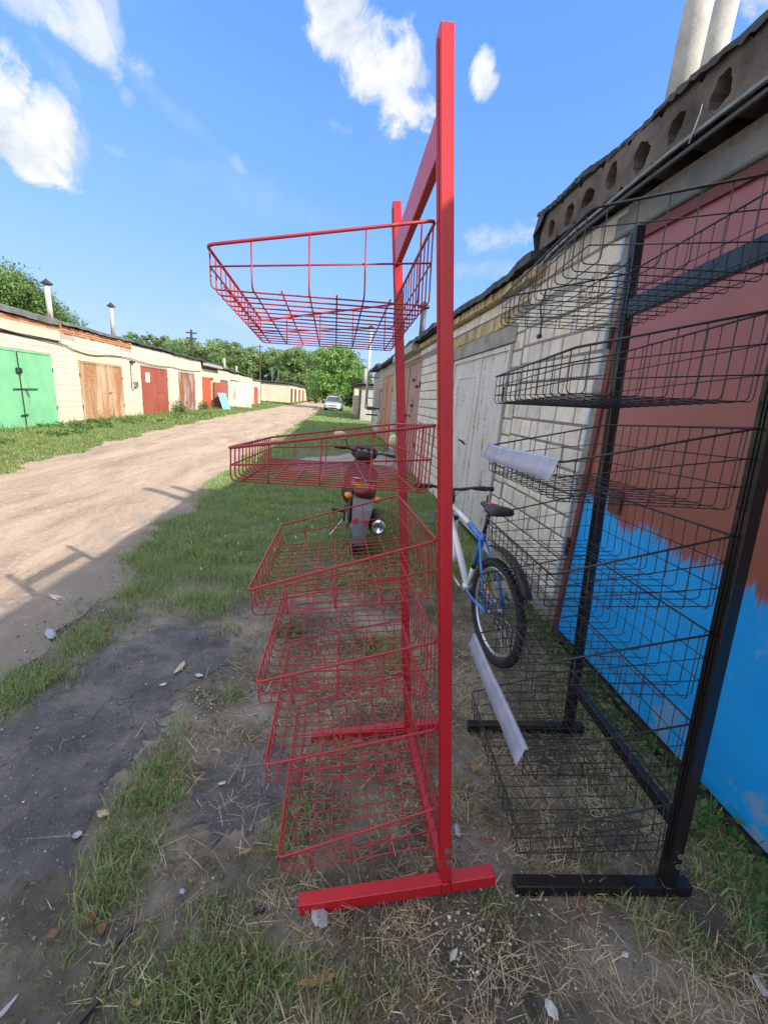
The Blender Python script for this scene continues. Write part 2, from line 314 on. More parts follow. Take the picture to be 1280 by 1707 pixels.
# ------------------------------------------------------------------ mesh helpers
class MB:
    def __init__(s): s.v = []; s.f = []
    def add(s, vs, fs):
        k = len(s.v); s.v += [tuple(x) for x in vs]; s.f += [tuple(i+k for i in f) for f in fs]; return s
    def box(s, a, b, ch=0):
        (x0, y0, z0), (x1, y1, z1) = a, b
        if not ch:
            return s.add([(x0,y0,z0),(x1,y0,z0),(x1,y1,z0),(x0,y1,z0),(x0,y0,z1),(x1,y0,z1),(x1,y1,z1),(x0,y1,z1)],
                         [(0,3,2,1),(4,5,6,7),(0,1,5,4),(1,2,6,5),(2,3,7,6),(3,0,4,7)])
        c = ch; P = []; X = (x0, x1); Y = (y0, y1); Z = (z0, z1); idx = {}
        for i in (0, 1):
            for j in (0, 1):
                for k in (0, 1):
                    sx, sy, sz = (1-2*i)*c, (1-2*j)*c, (1-2*k)*c
                    for ax, q in enumerate(((X[i], Y[j]+sy, Z[k]+sz), (X[i]+sx, Y[j], Z[k]+sz), (X[i]+sx, Y[j]+sy, Z[k]))):
                        idx[i, j, k, ax] = len(P); P.append(q)
        F = []
        for i in (0, 1): F.append([idx[i,0,0,0], idx[i,1,0,0], idx[i,1,1,0], idx[i,0,1,0]][::(1 if i else -1)])
        for j in (0, 1): F.append([idx[0,j,0,1], idx[1,j,0,1], idx[1,j,1,1], idx[0,j,1,1]][::(-1 if j else 1)])
        for k in (0, 1): F.append([idx[0,0,k,2], idx[1,0,k,2], idx[1,1,k,2], idx[0,1,k,2]][::(1 if k else -1)])
        for j in (0, 1):
            for k in (0, 1): F.append([idx[0,j,k,1], idx[1,j,k,1], idx[1,j,k,2], idx[0,j,k,2]])
        for i in (0, 1):
            for k in (0, 1): F.append([idx[i,0,k,0], idx[i,1,k,0], idx[i,1,k,2], idx[i,0,k,2]])
        for i in (0, 1):
            for j in (0, 1): F.append([idx[i,j,0,0], idx[i,j,1,0], idx[i,j,1,1], idx[i,j,0,1]])
        for i in (0, 1):
            for j in (0, 1):
                for k in (0, 1): F.append([idx[i,j,k,0], idx[i,j,k,1], idx[i,j,k,2]])
        return s.add(P, F)
    def tube(s, pts, r, n=6, closed=False, caps=True):
        pts = [Vector(p) for p in pts]; m = len(pts); rr = r if hasattr(r, '__len__') else [r]*m
        tang = []
        for i in range(m):
            a = pts[(i-1) % m] if (closed or i > 0) else pts[i]; b = pts[(i+1) % m] if (closed or i < m-1) else pts[i]
            tang.append((b-a).normalized())
        up = Vector((0, 0, 1)) if abs(tang[0].z) < .9 else Vector((1, 0, 0))
        nrm = (up - tang[0]*up.dot(tang[0])).normalized(); V = []
        for i in range(m):
            nrm = (nrm - tang[i]*nrm.dot(tang[i])).normalized(); bi = tang[i].cross(nrm)
            for k in range(n):
                a = 2*PI*k/n; V.append(pts[i] + nrm*(rr[i]*math.cos(a)) + bi*(rr[i]*math.sin(a)))
        F = []
        for i in range(m if closed else m-1):
            j = (i+1) % m
            for k in range(n): F.append((i*n+k, i*n+(k+1) % n, j*n+(k+1) % n, j*n+k))
        if caps and not closed: F += [tuple(range(n))[::-1], tuple(range((m-1)*n, m*n))]
        return s.add(V, F)
    def loft(s, rings, caps=True):
        n = len(rings[0]); V = [p for r in rings for p in r]; F = []
        for i in range(len(rings)-1):
            for k in range(n): F.append((i*n+k, i*n+(k+1) % n, (i+1)*n+(k+1) % n, (i+1)*n+k))
        if caps: F += [tuple(range(n))[::-1], tuple(range((len(rings)-1)*n, len(rings)*n))]
        return s.add(V, F)
    def lathe(s, prof, n=16, axis='z', c=(0, 0, 0)):
        rings = []
        for r, h in prof:
            ring = []
            for k in range(n):
                a = 2*PI*k/n; x, y = r*math.cos(a), r*math.sin(a)
                p = {'z': (x, y, h), 'x': (h, x, y), 'y': (y, h, x)}[axis]; ring.append((p[0]+c[0], p[1]+c[1], p[2]+c[2]))
            rings.append(ring)
        return s.loft(rings)
    def prism(s, poly, z0, z1):
        n = len(poly); return s.add([(x, y, z0) for x, y in poly]+[(x, y, z1) for x, y in poly],
            [tuple(range(n))[::-1], tuple(range(n, 2*n))]+[(i, (i+1) % n, n+(i+1) % n, n+i) for i in range(n)])
    def mesh(s, name, smooth=False):
        me = bpy.data.meshes.new(name); me.from_pydata(s.v, [], s.f); me.update()
        if smooth: me.shade_smooth()
        return me
def ring(x, cy, cz, ry, rz, n=16, p=2.5, axis='x'):
    out = []
    for k in range(n):
        a = 2*PI*k/n; c, q = math.cos(a), math.sin(a)
        u = ry*math.copysign(abs(c)**(2/p), c); v = rz*math.copysign(abs(q)**(2/p), q)
        out.append((x, cy+u, cz+v))
    return out
def link(name, me, mat=None, parent=None, loc=None, rot=None):
    o = bpy.data.objects.new(name, me); col.objects.link(o)
    if mat is not None and me is not None and not me.materials: me.materials.append(MT[mat] if isinstance(mat, str) else mat)
    if parent: o.parent = parent
    if loc: o.location = loc
    if rot: o.rotation_euler = rot
    return o
def part(name, mb, mat, parent, smooth=False, loc=None, rot=None, label=None):
    o = link(name, mb.mesh(name, smooth), mat, parent, loc, rot)
    if label: o['label'] = label
    return o
def tag(o, label, cat, group=None):
    o['label'] = label; o['category'] = cat
    if group: o['group'] = group
    return o
def thing(name, label, cat, loc=(0, 0, 0), rz=0, group=None):
    o = bpy.data.objects.new(name, None); col.objects.link(o); o.empty_display_size = .2
    o.location = loc; o.rotation_euler = (0, 0, rz); return tag(o, label, cat, group)
def one(name, mb, mat, label, cat, loc=None, rot=None, group=None, smooth=False):
    return tag(part(name, mb, mat, None, smooth, loc, rot), label, cat, group)
def struct(name, mb, mat, parent=None, kind='structure', smooth=False):
    o = link(name, mb.mesh(name, smooth) if isinstance(mb, MB) else mb, mat, parent); o['kind'] = kind; return o
def sstep(x): x = np.clip(x, 0, 1); return x*x*(3-2*x)

# ------------------------------------------------------------------ ground
_k = rng.uniform(-1, 1, (14, 2))*np.array([9, 9]); _ph = rng.uniform(0, 6.28, 14)
def rough(x, y):
    r = 0
    for (a, b), p in zip(_k, _ph): r = r + np.sin(a*x+b*y+p)
    return r/14
def on_road(x, y):
    return sstep((x+6.2+0*y)/.8)*sstep((-1.6-x)/.6)
def H(x, y):
    x = np.asarray(x, float); y = np.asarray(y, float)
    z = -0.035 + .045*sstep((x+.6)/2.2) - .032*sstep((y-.85)/.7)*sstep((2.9-y)/.9)*sstep((x+.9)/.7) + .035*sstep((-5.0-x)/1.2)
    near = np.exp(-(np.maximum(0, y-3)/8)**2)
    z = z + .012*rough(x, y)*(1-.6*on_road(x, y)) + .004*rough(3.1*x, 2.7*y)*near
    rut = np.exp(-((x+2.9)/.25)**2)+np.exp(-((x+4.5)/.25)**2)
    return z - .02*rut*on_road(x, y)
def hz(x, y): return float(H(x, y))
def grid(xs, ys, zf):
    X, Y = np.meshgrid(xs, ys); Z = zf(X, Y); nx, ny = len(xs), len(ys)
    v = np.stack([X.ravel(), Y.ravel(), Z.ravel()], 1)
    i = np.arange(nx-1)[None, :]+nx*np.arange(ny-1)[:, None]; i = i.ravel()
    f = np.stack([i, i+1, i+nx+1, i+nx], 1); return v, f
def np_mesh(name, v, faces, smooth=True, tint=None):
    """faces: list of (k,nverts) int arrays"""
    me = bpy.data.meshes.new(name); me.vertices.add(len(v)); me.vertices.foreach_set('co', np.asarray(v, np.float32).ravel())
    loops = np.concatenate([f.ravel() for f in faces]); sizes = np.concatenate([np.full(len(f), f.shape[1]) for f in faces])
    me.loops.add(len(loops)); me.loops.foreach_set('vertex_index', loops.astype(np.int32))
    starts = np.concatenate([[0], np.cumsum(sizes)[:-1]]); me.polygons.add(len(sizes))
    me.polygons.foreach_set('loop_start', starts.astype(np.int32)); me.polygons.foreach_set('loop_total', sizes.astype(np.int32))
    if smooth: me.polygons.foreach_set('use_smooth', np.ones(len(sizes), bool))
    if tint is not None:
        a = me.color_attributes.new('tint', 'FLOAT_COLOR', 'POINT'); c = np.ones((len(v), 4), np.float32); c[:, :3] = tint; a.data.foreach_set('color', c.ravel())
    me.update(calc_edges=True); me.validate(); return me
xs = np.concatenate([[-900, -300, -100, -40, -20, -13, -10], np.arange(-9, 2.01, .09), [2.5, 4, 8, 15, 40, 100, 300, 900]])
ys = np.concatenate([[-300, -60, -20, -8, -4, -2], np.arange(-1, 9, .09), np.arange(9, 30, .5), np.arange(30, 100, 4), [110, 150, 250, 500, 1200]])
v, f = grid(xs, ys, H); struct('ground', np_mesh('ground', v, [f]), 'ground')

RL = ([-8, 0, 3, 6.8, 9.7, 14.5, 26, 60, 100], [-4.9, -4.9, -5.0, -5.1, -5.4, -5.8, -6.2, -6.3, -6.5])
RR = ([-8, 0, 2, 3, 5, 9, 16, 33, 60, 100], [-1.45, -1.5, -1.62, -1.68, -1.85, -2.1, -2.1, -2.1, -2.0, -2.0])
def redge(y, side):
    a = np.interp(y, *(RL if side < 0 else RR)); return a + .10*np.sin(y*2.3+side)+.06*np.sin(y*5.9+2*side)+.03*np.sin(y*17+side)
yy = np.concatenate([np.arange(-8, 12, .08), np.arange(12, 40, .4), np.arange(40, 101, 3)]); tt = np.linspace(0, 1, 60)
xl, xr_ = redge(yy, -1), redge(yy, 1); X = xl[:, None]+(xr_-xl)[:, None]*tt[None, :]; Y = np.repeat(yy[:, None], 60, 1)
edge = np.minimum(tt, 1-tt)[None, :]; Z = H(X, Y)+.004+.012*sstep(edge*8)+.006*rough(X*2.2, Y*2.2)*sstep(edge*8)
i = (np.arange(59)[None, :]+60*np.arange(len(yy)-1)[:, None]).ravel()
struct('dirt_road', np_mesh('dirt_road', np.stack([X.ravel(), Y.ravel(), Z.ravel()], 1), [np.stack([i, i+1, i+61, i+60], 1)]), 'road')

def patch(name, outline, mat, dz=.006, segs=150, rings=26, jag=.03, kind='structure'):
    P = np.array(outline, float); c = P.mean(0); n = len(P)
    ang = np.unwrap(np.arctan2(P[:, 1]-c[1], P[:, 0]-c[0])); order = np.argsort(np.mod(ang, 2*PI)); P = P[order]
    A = np.mod(np.arctan2(P[:, 1]-c[1], P[:, 0]-c[0]), 2*PI); Rr = np.hypot(*(P-c).T)
    a = np.linspace(0, 2*PI, segs, endpoint=False); rad = np.interp(a, A, Rr, period=2*PI)
    rad = rad + jag*(np.sin(a*11+c[0]*9)+.7*np.sin(a*23+1)+.5*np.sin(a*41+2)+rng.normal(0, .35, segs))
    t = np.linspace(0, 1, rings)[1:]
    X = c[0]+np.cos(a)[None, :]*rad[None, :]*t[:, None]; Y = c[1]+np.sin(a)[None, :]*rad[None, :]*t[:, None]
    Z = H(X, Y)+dz+.002*rough(6*X, 6*Y)+(.007*rough(3.3*X+4, 3.3*Y)+.006*rough(9*X, 9*Y))*sstep(t*1.4-.2)[:, None]-(dz+.006)*(sstep((t-.72)/.28)[:, None]); Z[-1] -= .01
    v = np.concatenate([[[c[0], c[1], hz(*c)+dz]], np.stack([X.ravel(), Y.ravel(), Z.ravel()], 1)])
    tri = np.array([[0, 1+k, 1+(k+1) % segs] for k in range(segs)])
    q = np.array([[1+r*segs+k, 1+(r+1)*segs+k, 1+(r+1)*segs+(k+1) % segs, 1+r*segs+(k+1) % segs] for r in range(rings-2) for k in range(segs)])
    o = link(name, np_mesh(name, v, [tri, q]), mat); o['kind'] = kind; return o
AS = [[gp(*p) for p in [(-120, 1230), (0, 1205), (110, 1120), (215, 1045), (300, 1025), (385, 1045), (410, 1090), (320, 1135), (290, 1185), (240, 1260), (175, 1330), (145, 1420), (90, 1480), (0, 1540), (-160, 1580), (-260, 1400)]],
      [gp(*p) for p in [(330, 1290), (395, 1240), (450, 1230), (520, 1260), (470, 1330), (440, 1370), (350, 1400), (310, 1370)]]]
for a_ in AS: patch('asphalt_patch', a_, 'asphalt', dz=.007)
patch('concrete_slab', [gp(*p, -.0) for p in [(478, 772), (560, 757), (690, 753), (715, 775), (690, 797), (560, 802), (480, 790)]], 'pavement', dz=.03, jag=.01)

def inpoly(x, y, P):
    P = np.array(P); c = np.zeros(len(x), bool); j = len(P)-1
    for i in range(len(P)):
        xi, yi = P[i]; xj, yj = P[j]
        m = ((yi > y) != (yj > y)) & (x < (xj-xi)*(y-yi)/(yj-yi+1e-12)+xi); c ^= m; j = i
    return c
def blades(name, x, y, h, wd, lean, az, tint, mat='blade', bend=1.0, z0=0.0, flat=False, obj_kind='stuff', label=None, cat=None):
    N = len(x); z = H(x, y)+z0; face = rng.uniform(0, 2*PI, N)
    wx, wy = np.cos(face)*wd/2, np.sin(face)*wd/2
    dx, dy = np.cos(az), np.sin(az); la = lean if flat else lean*.5; s1, c1 = np.sin(la), np.cos(la)
    l2 = np.minimum(lean*(1+bend*.6), 1.55)
    mx, my, mz = x+dx*s1*h*.5, y+dy*s1*h*.5, z+c1*h*.5
    tx, ty, tz = mx+dx*np.sin(l2)*h*.5, my+dy*np.sin(l2)*h*.5, mz+np.cos(l2)*h*.5
    v = np.empty((N, 5, 3)); v[:, 0] = np.stack([x-wx, y-wy, z-.005], 1); v[:, 1] = np.stack([x+wx, y+wy, z-.005], 1)
    v[:, 2] = np.stack([mx+wx*.8, my+wy*.8, mz], 1); v[:, 3] = np.stack([mx-wx*.8, my-wy*.8, mz], 1); v[:, 4] = np.stack([tx, ty, tz], 1)
    b = 5*np.arange(N)[:, None]; q = b+np.array([[0, 1, 2, 3]]); t = b+np.array([[3, 2, 4]])
    o = link(name, np_mesh(name, v.reshape(-1, 3), [q, t], True, np.repeat(tint, 5, 0)), mat)
    o['kind'] = obj_kind
    if label: o['label'] = label
    return o
def tints(N, cols, p, var=.25):
    c = np.array(cols)[rng.choice(len(cols), N, p=p)]; return np.clip(c*rng.uniform(1-var, 1+var, (N, 1)), 0, 1)
GREEN = [(.22, .34, .11), (.28, .41, .14), (.36, .46, .20), (.50, .45, .27)]
DRY = [(.33, .27, .14), (.22, .21, .08), (.46, .38, .23), (.15, .19, .05)]
STRAW = [(.52, .43, .27), (.42, .34, .20), (.62, .54, .39), (.28, .22, .13)]
# patches of near grass: photograph spot, radius m, strength
spots = [(60, 1140, .22, 1), (130, 1060, .25, 1), (210, 990, .32, 1), (300, 930, .4, 1), (400, 880, .5, 1), (340, 1000, .22, .8), (420, 960, .35, .9), (30, 1170, .14, .9),
         (270, 1270, .10, .9), (245, 1330, .11, 1), (215, 1400, .11, 1), (190, 1470, .09, .9), (165, 1510, .06, .7), (290, 1215, .07, .8), (390, 1150, .06, .8), (380, 1050, .08, .5), (215, 1112, .04, .7),
         (360, 1660, .10, 1), (300, 1690, .09, 1), (430, 1640, .08, .9), (330, 1600, .06, .6), (250, 1600, .05, .5), (470, 1390, .07, .7), (505, 1345, .06, .5), (1220, 1430, .16, 1), (1270, 1500, .12, 1), (1180, 1380, .10, .9), (1250, 1560, .05, .5),
         (1150, 1300, .10, .6), (1100, 1230, .12, .7), (1020, 1150, .15, .8), (940, 1060, .2, .9), (640, 1080, .18, .7), (560, 1250, .08, .5), (600, 1330, .05, .5), (760, 1300, .06, .35), (1020, 1330, .07, .4), (860, 1340, .05, .3),
         (250, 1560, .05, .5), (430, 1560, .05, .5), (120, 1590, .03, .3), (980, 1500, .05, .3), (1160, 1600, .06, .5),
         (190, 1620, .07, .6), (260, 1650, .10, .8), (420, 1500, .07, .5), (490, 1620, .07, .6), (350, 1530, .08, .5), (560, 1690, .07, .4), (660, 1620, .05, .35), (840, 1530, .06, .4), (1060, 1540, .06, .4), (450, 1180, .05, .5), (180, 1120, .04, .6), (90, 1250, .03, .5)]
def density(x, y):
    d = np.zeros(len(x))
    for px, py, r, s in spots:
        cx, cy = gp(px, py); d = np.maximum(d, s*np.exp(-(((x-cx)**2+(y-cy)**2)/(r*1.0)**2)**1.5))
    d = np.maximum(d, sstep((y-2.9-.4*rough(x*1.5, y*1.5))/.7)*(x > -2.1))
    for a_ in AS: d = d*np.where(inpoly(x, y, a_), .16, 1)
    d *= np.exp(-np.clip(redge(y, 1)-x, 0, 9)/.06)
    return d
def scatter(n, x0, x1, y0, y1): return rng.uniform(x0, x1, n), rng.uniform(y0, y1, n)
# near lush grass
def grow(name, n, box, dens, hh, ww, cols, p, lean=(.1, .9), clump=True, label=None):
    x, y = scatter(n, *box)
    k = rng.random(n) < dens(x, y)*(np.clip(.6+1.3*rough(x*.8+5, y*.8)+.9*rough(x*2.3, y*2.3+5), .08, 1) if clump else 1); x, y = x[k], y[k]; N = len(x)
    h = rng.uniform(hh[0], hh[1], N)*np.clip(.75+.9*rough(x*1.9+3, y*1.9), .45, 1.5)
    return blades(name, x, y, h, rng.uniform(ww[0], ww[1], N), rng.uniform(lean[0], lean[1], N), rng.uniform(0, 2*PI, N), tints(N, cols, p), label=label)
grow('grass', 300000, (-2.0, 1.55, .5, 3.6), density, (.03, .095), (.0025, .0045), GREEN, [.30, .30, .2, .2], label='green grass tufts around the asphalt near the racks')
grow('grass', 230000, (-2.3, 1.55, 3.6, 9), lambda x, y: density(x, y)*np.where((x > -1.2) & (x < 1.4) & (y > 8.4), .2, 1), (.035, .10), (.004, .008), GREEN, [.33, .35, .2, .12], label='lush grass strip in the shade along the right garages')
slabmask = lambda x, y: np.where((x > -1.15) & (x < 1.6) & (y > 8.3) & (y < 12.2), .03, 1)*(x > redge(y, 1))
grow('grass', 90000, (-2.4, 1.55, 9, 28), slabmask, (.05, .16), (.01, .02), GREEN, [.3, .4, .25, .05], label='grass further along the right garages')
grow('grass', 40000, (-2.4, 3, 28, 70), lambda x, y: (x > redge(y, 1))*1.0, (.06, .2), (.03, .06), GREEN, [.25, .4, .3, .05], label='far grass beside the parked car')
lv = lambda x, y: (x < redge(y, -1)+.04*rng.normal(size=len(x)))*np.clip(.45+(redge(y, -1)-x)/1.3, .25, 1)
GL = [(.13, .24, .05), (.19, .30, .08), (.27, .34, .12), (.42, .37, .20)]
grow('grass', 170000, (-8.42, -4.7, 4.5, 16), lv, (.03, .12), (.007, .015), GL, [.24, .33, .23, .20], label='sunlit grass verge before the left garages')
grow('grass', 70000, (-8.42, -5.4, 16, 45), lv, (.06, .2), (.018, .035), GL, [.3, .35, .2, .15], label='sunlit verge further down the left row')
grow('grass', 22000, (-12, -5.8, 45, 90), lambda x, y: (x < redge(y, -1))*1.0, (.1, .25), (.06, .12), GL, [.3, .35, .2, .15], label='grass before the far cream building')
# taller growth against the left wall
grow('grass', 16000, (-8.42, -7.7, 4.5, 45), lambda x, y: .15+.85*(rough(x*1.5, y*1.7) > .1)*(rough(x, y*.6+4) > -.1), (.12, .40), (.012, .025), GL, [.4, .35, .2, .05], label='tall weeds at the foot of the left garages')
grow('grass', 5200, (1.25, 1.56, .3, 9), lambda x, y: .6+0*x, (.05, .17), (.003, .008), GREEN, [.4, .35, .2, .05], label='tall grass at the foot of the right wall')
grow('verge_grass', 26000, (-6.6, -4.6, 3, 30), lambda x, y: np.exp(-((x-redge(y, -1))/.45)**2)*.8, (.015, .06), (.006, .012), [(.46, .40, .22), (.36, .36, .16), (.25, .32, .10)], [.4, .35, .25], (.4, 1.3), label='short yellowed grass fringing the dirt road')
# dry grass and straw
def fine(x, y): return rough(x*2.7+1.3, y*2.7)+.7*rough(x*6.1, y*6.1+2)
dry_d = lambda x, y: np.clip(.42+2.2*fine(x, y), .08, 1)*np.clip(.28+.7*sstep((x+.7)/.5)+.25*rough(x*1.2, y*1.2), 0, 1)*sstep((3.3-y)/.8)*np.where(sum(inpoly(x, y, a_) for a_ in AS) > 0, .22, 1)*(x > redge(y, 1))
grow('dry_grass', 190000, (-1.6, 1.55, .45, 3.4), dry_d, (.018, .06), (.002, .0036), DRY, [.35, .25, .2, .2], (.5, 1.3), label='short dry grass and thatch under the racks')
def straws(name, n, box, dens, label, L=(.02, .12), hgt=(.002, .026)):
    x, y = scatter(n, *box); k = rng.random(n) < dens(x, y); x, y = x[k], y[k]; N = len(x)
    return blades(name, x, y, rng.uniform(*L, N)*rng.uniform(.5, 1, N), rng.uniform(.0014, .0030, N), rng.uniform(1.22, 1.60, N), rng.uniform(0, 2*PI, N), tints(N, STRAW, [.35, .3, .2, .15], .2), 'straw', 0.0, rng.uniform(*hgt, N), True, label=label)
def blades_flat(): pass
st_d = lambda x, y: np.clip(.45+2.4*fine(x+.7, y+.2), .10, 1)*np.clip(.25*sstep((x+.9)/.3)+.75*sstep((x+.25)/.35)+.3*rough(x*1.3+2, y*1.3), 0, 1)*sstep((2.9-y)/.9)*np.where(sum(inpoly(x, y, a_) for a_ in AS) > 0, .22, 1)
straws('straw', 90000, (-1.5, 1.5, .45, 3.0), st_d, 'dry straw strewn over the soil under the racks')
straws('straw', 500, (-1.0, 1.4, .6, 2.2), lambda x, y: st_d(x, y)+.05, 'long pale stalks lying over the thatch', (.10, .26))
straws('straw', 70, (-.62, -.22, 1.1, 1.5), lambda x, y: 1+0*x, 'pale stalks beside the dark asphalt', (.06, .18))
# pebbles and crumbs
def pebbles(name, n, box, dens, size, cols, p, label):
    x, y = scatter(n, *box); k = rng.random(n) < dens(x, y); x, y = x[k], y[k]; N = len(x)
    s = rng.uniform(*size, N)*rng.uniform(.5, 1, N); z = H(x, y)+.008+s*.15
    base = np.array([(1, 0, 0), (0, 1, 0), (-1, 0, 0), (0, -1, 0), (0, 0, .6), (0, 0, -.6)], float)
    F = np.array([(0, 1, 4), (1, 2, 4), (2, 3, 4), (3, 0, 4), (1, 0, 5), (2, 1, 5), (3, 2, 5), (0, 3, 5)])
    v = base[None]*s[:, None, None]*rng.uniform(.5, 1.2, (N, 6, 1)); a = rng.uniform(0, 6.28, N); ca, sa = np.cos(a)[:, None], np.sin(a)[:, None]
    v = np.stack([v[..., 0]*ca-v[..., 1]*sa+x[:, None], v[..., 0]*sa+v[..., 1]*ca+y[:, None], v[..., 2]+z[:, None]], 2)
    fc = (F[None]+6*np.arange(N)[:, None, None]).reshape(-1, 3)
    o = link(name, np_mesh(name, v.reshape(-1, 3), [fc], False, np.repeat(tints(N, cols, p), 6, 0)), 'stone'); o['kind'] = 'stuff'; o['label'] = label
m_, n_, b_, o_ = new_mat('stone'); n_.set(b_.inputs['Base Color'], n_.n('ShaderNodeAttribute', attribute_name='tint').outputs['Color']); b_.inputs['Roughness'].default_value = .85; MT['stone'] = m_
PEB = [(.14, .13, .12), (.30, .28, .26), (.5, .48, .45), (.08, .08, .085)]
pebbles('pebbles', 16000, (-1.7, 1.5, .5, 3.4), lambda x, y: .35+.4*rough(x*2, y*2), (.0025, .009), PEB, [.4, .3, .1, .2], 'small stones over the bare soil and asphalt')
pebbles('pebbles', 10000, (-5, -1.5, 1.5, 10), lambda x, y: .5+.4*rough(x, y), (.005, .016), [(.34, .27, .21), (.5, .42, .34), (.22, .17, .13), (.16, .14, .12)], [.4, .3, .2, .1], 'loose gravel on the dirt road')
def crumbs(): 
    for cx, cy, r, n in [(gp(330, 1165)[0], gp(330, 1165)[1], .13, 260), (gp(790, 1590)[0], gp(790, 1590)[1], .16, 420), (gp(880, 1500)[0], gp(880, 1500)[1], .08, 90)]:
        pebbles('rubble', n, (cx-r, cx+r, cy-r, cy+r), lambda x, y: np.exp(-((x-cx)**2+(y-cy)**2)/(r*.6)**2), (.003, .010), [(.45, .44, .43), (.6, .6, .58), (.25, .24, .23)], [.4, .3, .3], 'crumbled pale mortar on the asphalt')
crumbs()
pebbles('pebbles', 5000, (-.1, 1.3, .5, 1.15), lambda x, y: np.exp(-((x-.35)/.45)**2-((y-.8)/.16)**2), (.0025, .007), [(.45, .44, .43), (.10, .10, .11), (.25, .24, .23), (.06, .06, .065)], [.2, .35, .15, .3], 'grit in the dark soil below the red foot')
# flowers in the grass
x, y = scatter(60, -1.6, 1, 3.2, 8); blades('clover_flowers', x, y, rng.uniform(.02, .03, 60), rng.uniform(.014, .02, 60), rng.uniform(0, .3, 60), rng.uniform(0, 6, 60), tints(60, [(.6, .6, .52)], [1]), z0=.075, label='white clover flowers in the grass')
# broad-leaved weeds
def leaves_mesh(name, P, size, tint, normal_bias=.3, aspect=.55):
    N = len(P); a = rng.uniform(0, 2*PI, N); el = rng.normal(0, .7, N)
    u = np.stack([np.cos(a)*np.cos(el), np.sin(a)*np.cos(el), np.sin(el)], 1)
    r = rng.normal(size=(N, 3)); r[:, 2] += normal_bias; wv = np.cross(u, r); wv /= np.linalg.norm(wv, axis=1)[:, None]+1e-9
    s = size[:, None]; v = np.stack([P-u*s*.5, P+wv*s*aspect*.5-u*s*.08, P+u*s*.5, P-wv*s*aspect*.5-u*s*.08], 1)
    return np_mesh(name, v.reshape(-1, 3), [np.arange(4*N).reshape(N, 4)], False, np.repeat(tint, 4, 0))
def weed_bed(label, spots_, n, size):
    P = []
    for cx, cy, r, h in spots_:
        k = n; a = rng.uniform(0, 6.28, k); rr = r*np.sqrt(rng.random(k)); x = cx+rr*np.cos(a); y = cy+rr*np.sin(a); P.append(np.stack([x, y, H(x, y)+rng.random(k)*h], 1))
    P = np.concatenate(P); P[:, 0] = np.minimum(P[:, 0], 1.54)
    o = link('weeds', leaves_mesh('weeds', P, rng.uniform(*size, len(P)), tints(len(P), [(.05, .12, .025), (.08, .17, .035), (.11, .2, .06)], [.4, .4, .2])), 'leaf'); o['kind'] = 'stuff'; o['label'] = label
weed_bed('low broad leaved weeds under the red rack and by the bicycle', [(*gp(a, b), r, .05) for a, b, r in [(560, 970, .25), (640, 1000, .22), (600, 1080, .15), (700, 900, .4), (480, 1050, .1), (630, 960, .2)]], 110, (.02, .045))
weed_bed('pale leafy weeds scattered in the sunlit left verge', [(random.uniform(-8.3, -6.6), random.uniform(6, 24), random.uniform(.15, .4), .12) for _ in range(46)], 60, (.05, .11))
weed_bed('leafy weeds along the blue gate', [(1.45, yv, .14, .10) for yv in np.arange(.7, 3.6, .12)], 60, (.018, .048))

# ------------------------------------------------------------------ masonry
_cache = {}
def brick_mesh(t, ly, lz, mat, ch=.005):
    k = (round(t, 3), round(ly, 2), round(lz, 3), mat)
    if k not in _cache:
        mb = MB().box((-t, 0, 0), (0, max(.03, round(ly, 2)), lz), ch); me = mb.mesh('brick'); me.materials.append(MT[mat]); _cache[k] = me
    return _cache[k]
def lay(parent, X, sgn, y0, y1, z0, z1, ch, lens, mat, joint=.012, proud=.008, t=.05, jit=.003, rowoff=.5, holes=None, prefix='brick'):
    """bricks on the plane X (sgn: direction the wall faces)"""
    z = z0; row = 0; out = []
    off = parent.location
    while z+ch*.6 < z1:
        hh = min(ch, z1-z); y = y0 - (random.uniform(.1, .9)*lens[0] if row % 2 else 0)
        while y < y1-.03:
            L = random.choice(lens); a, b = max(y, y0), min(y+L, y1); y += L
            if b-a < .05: continue
            if holes and any(ha < (a+b)/2 < hb and hc < z+hh/2 < hd for ha, hb, hc, hd in holes): continue
            o = link(prefix, brick_mesh(t, b-a-joint, hh-joint, mat), None, parent)
            pr = proud+random.uniform(-jit, jit)
            if sgn > 0: o.location = (X+pr-off.x, a+joint/2-off.y, z+joint/2-off.z)
            else: o.location = (X-pr+t-off.x, a+joint/2-off.y, z+joint/2-off.z)
            o.rotation_euler = (random.uniform(-.006, .006), 0, random.uniform(-.012, .012)); out.append(o)
        z += ch; row += 1
    return out
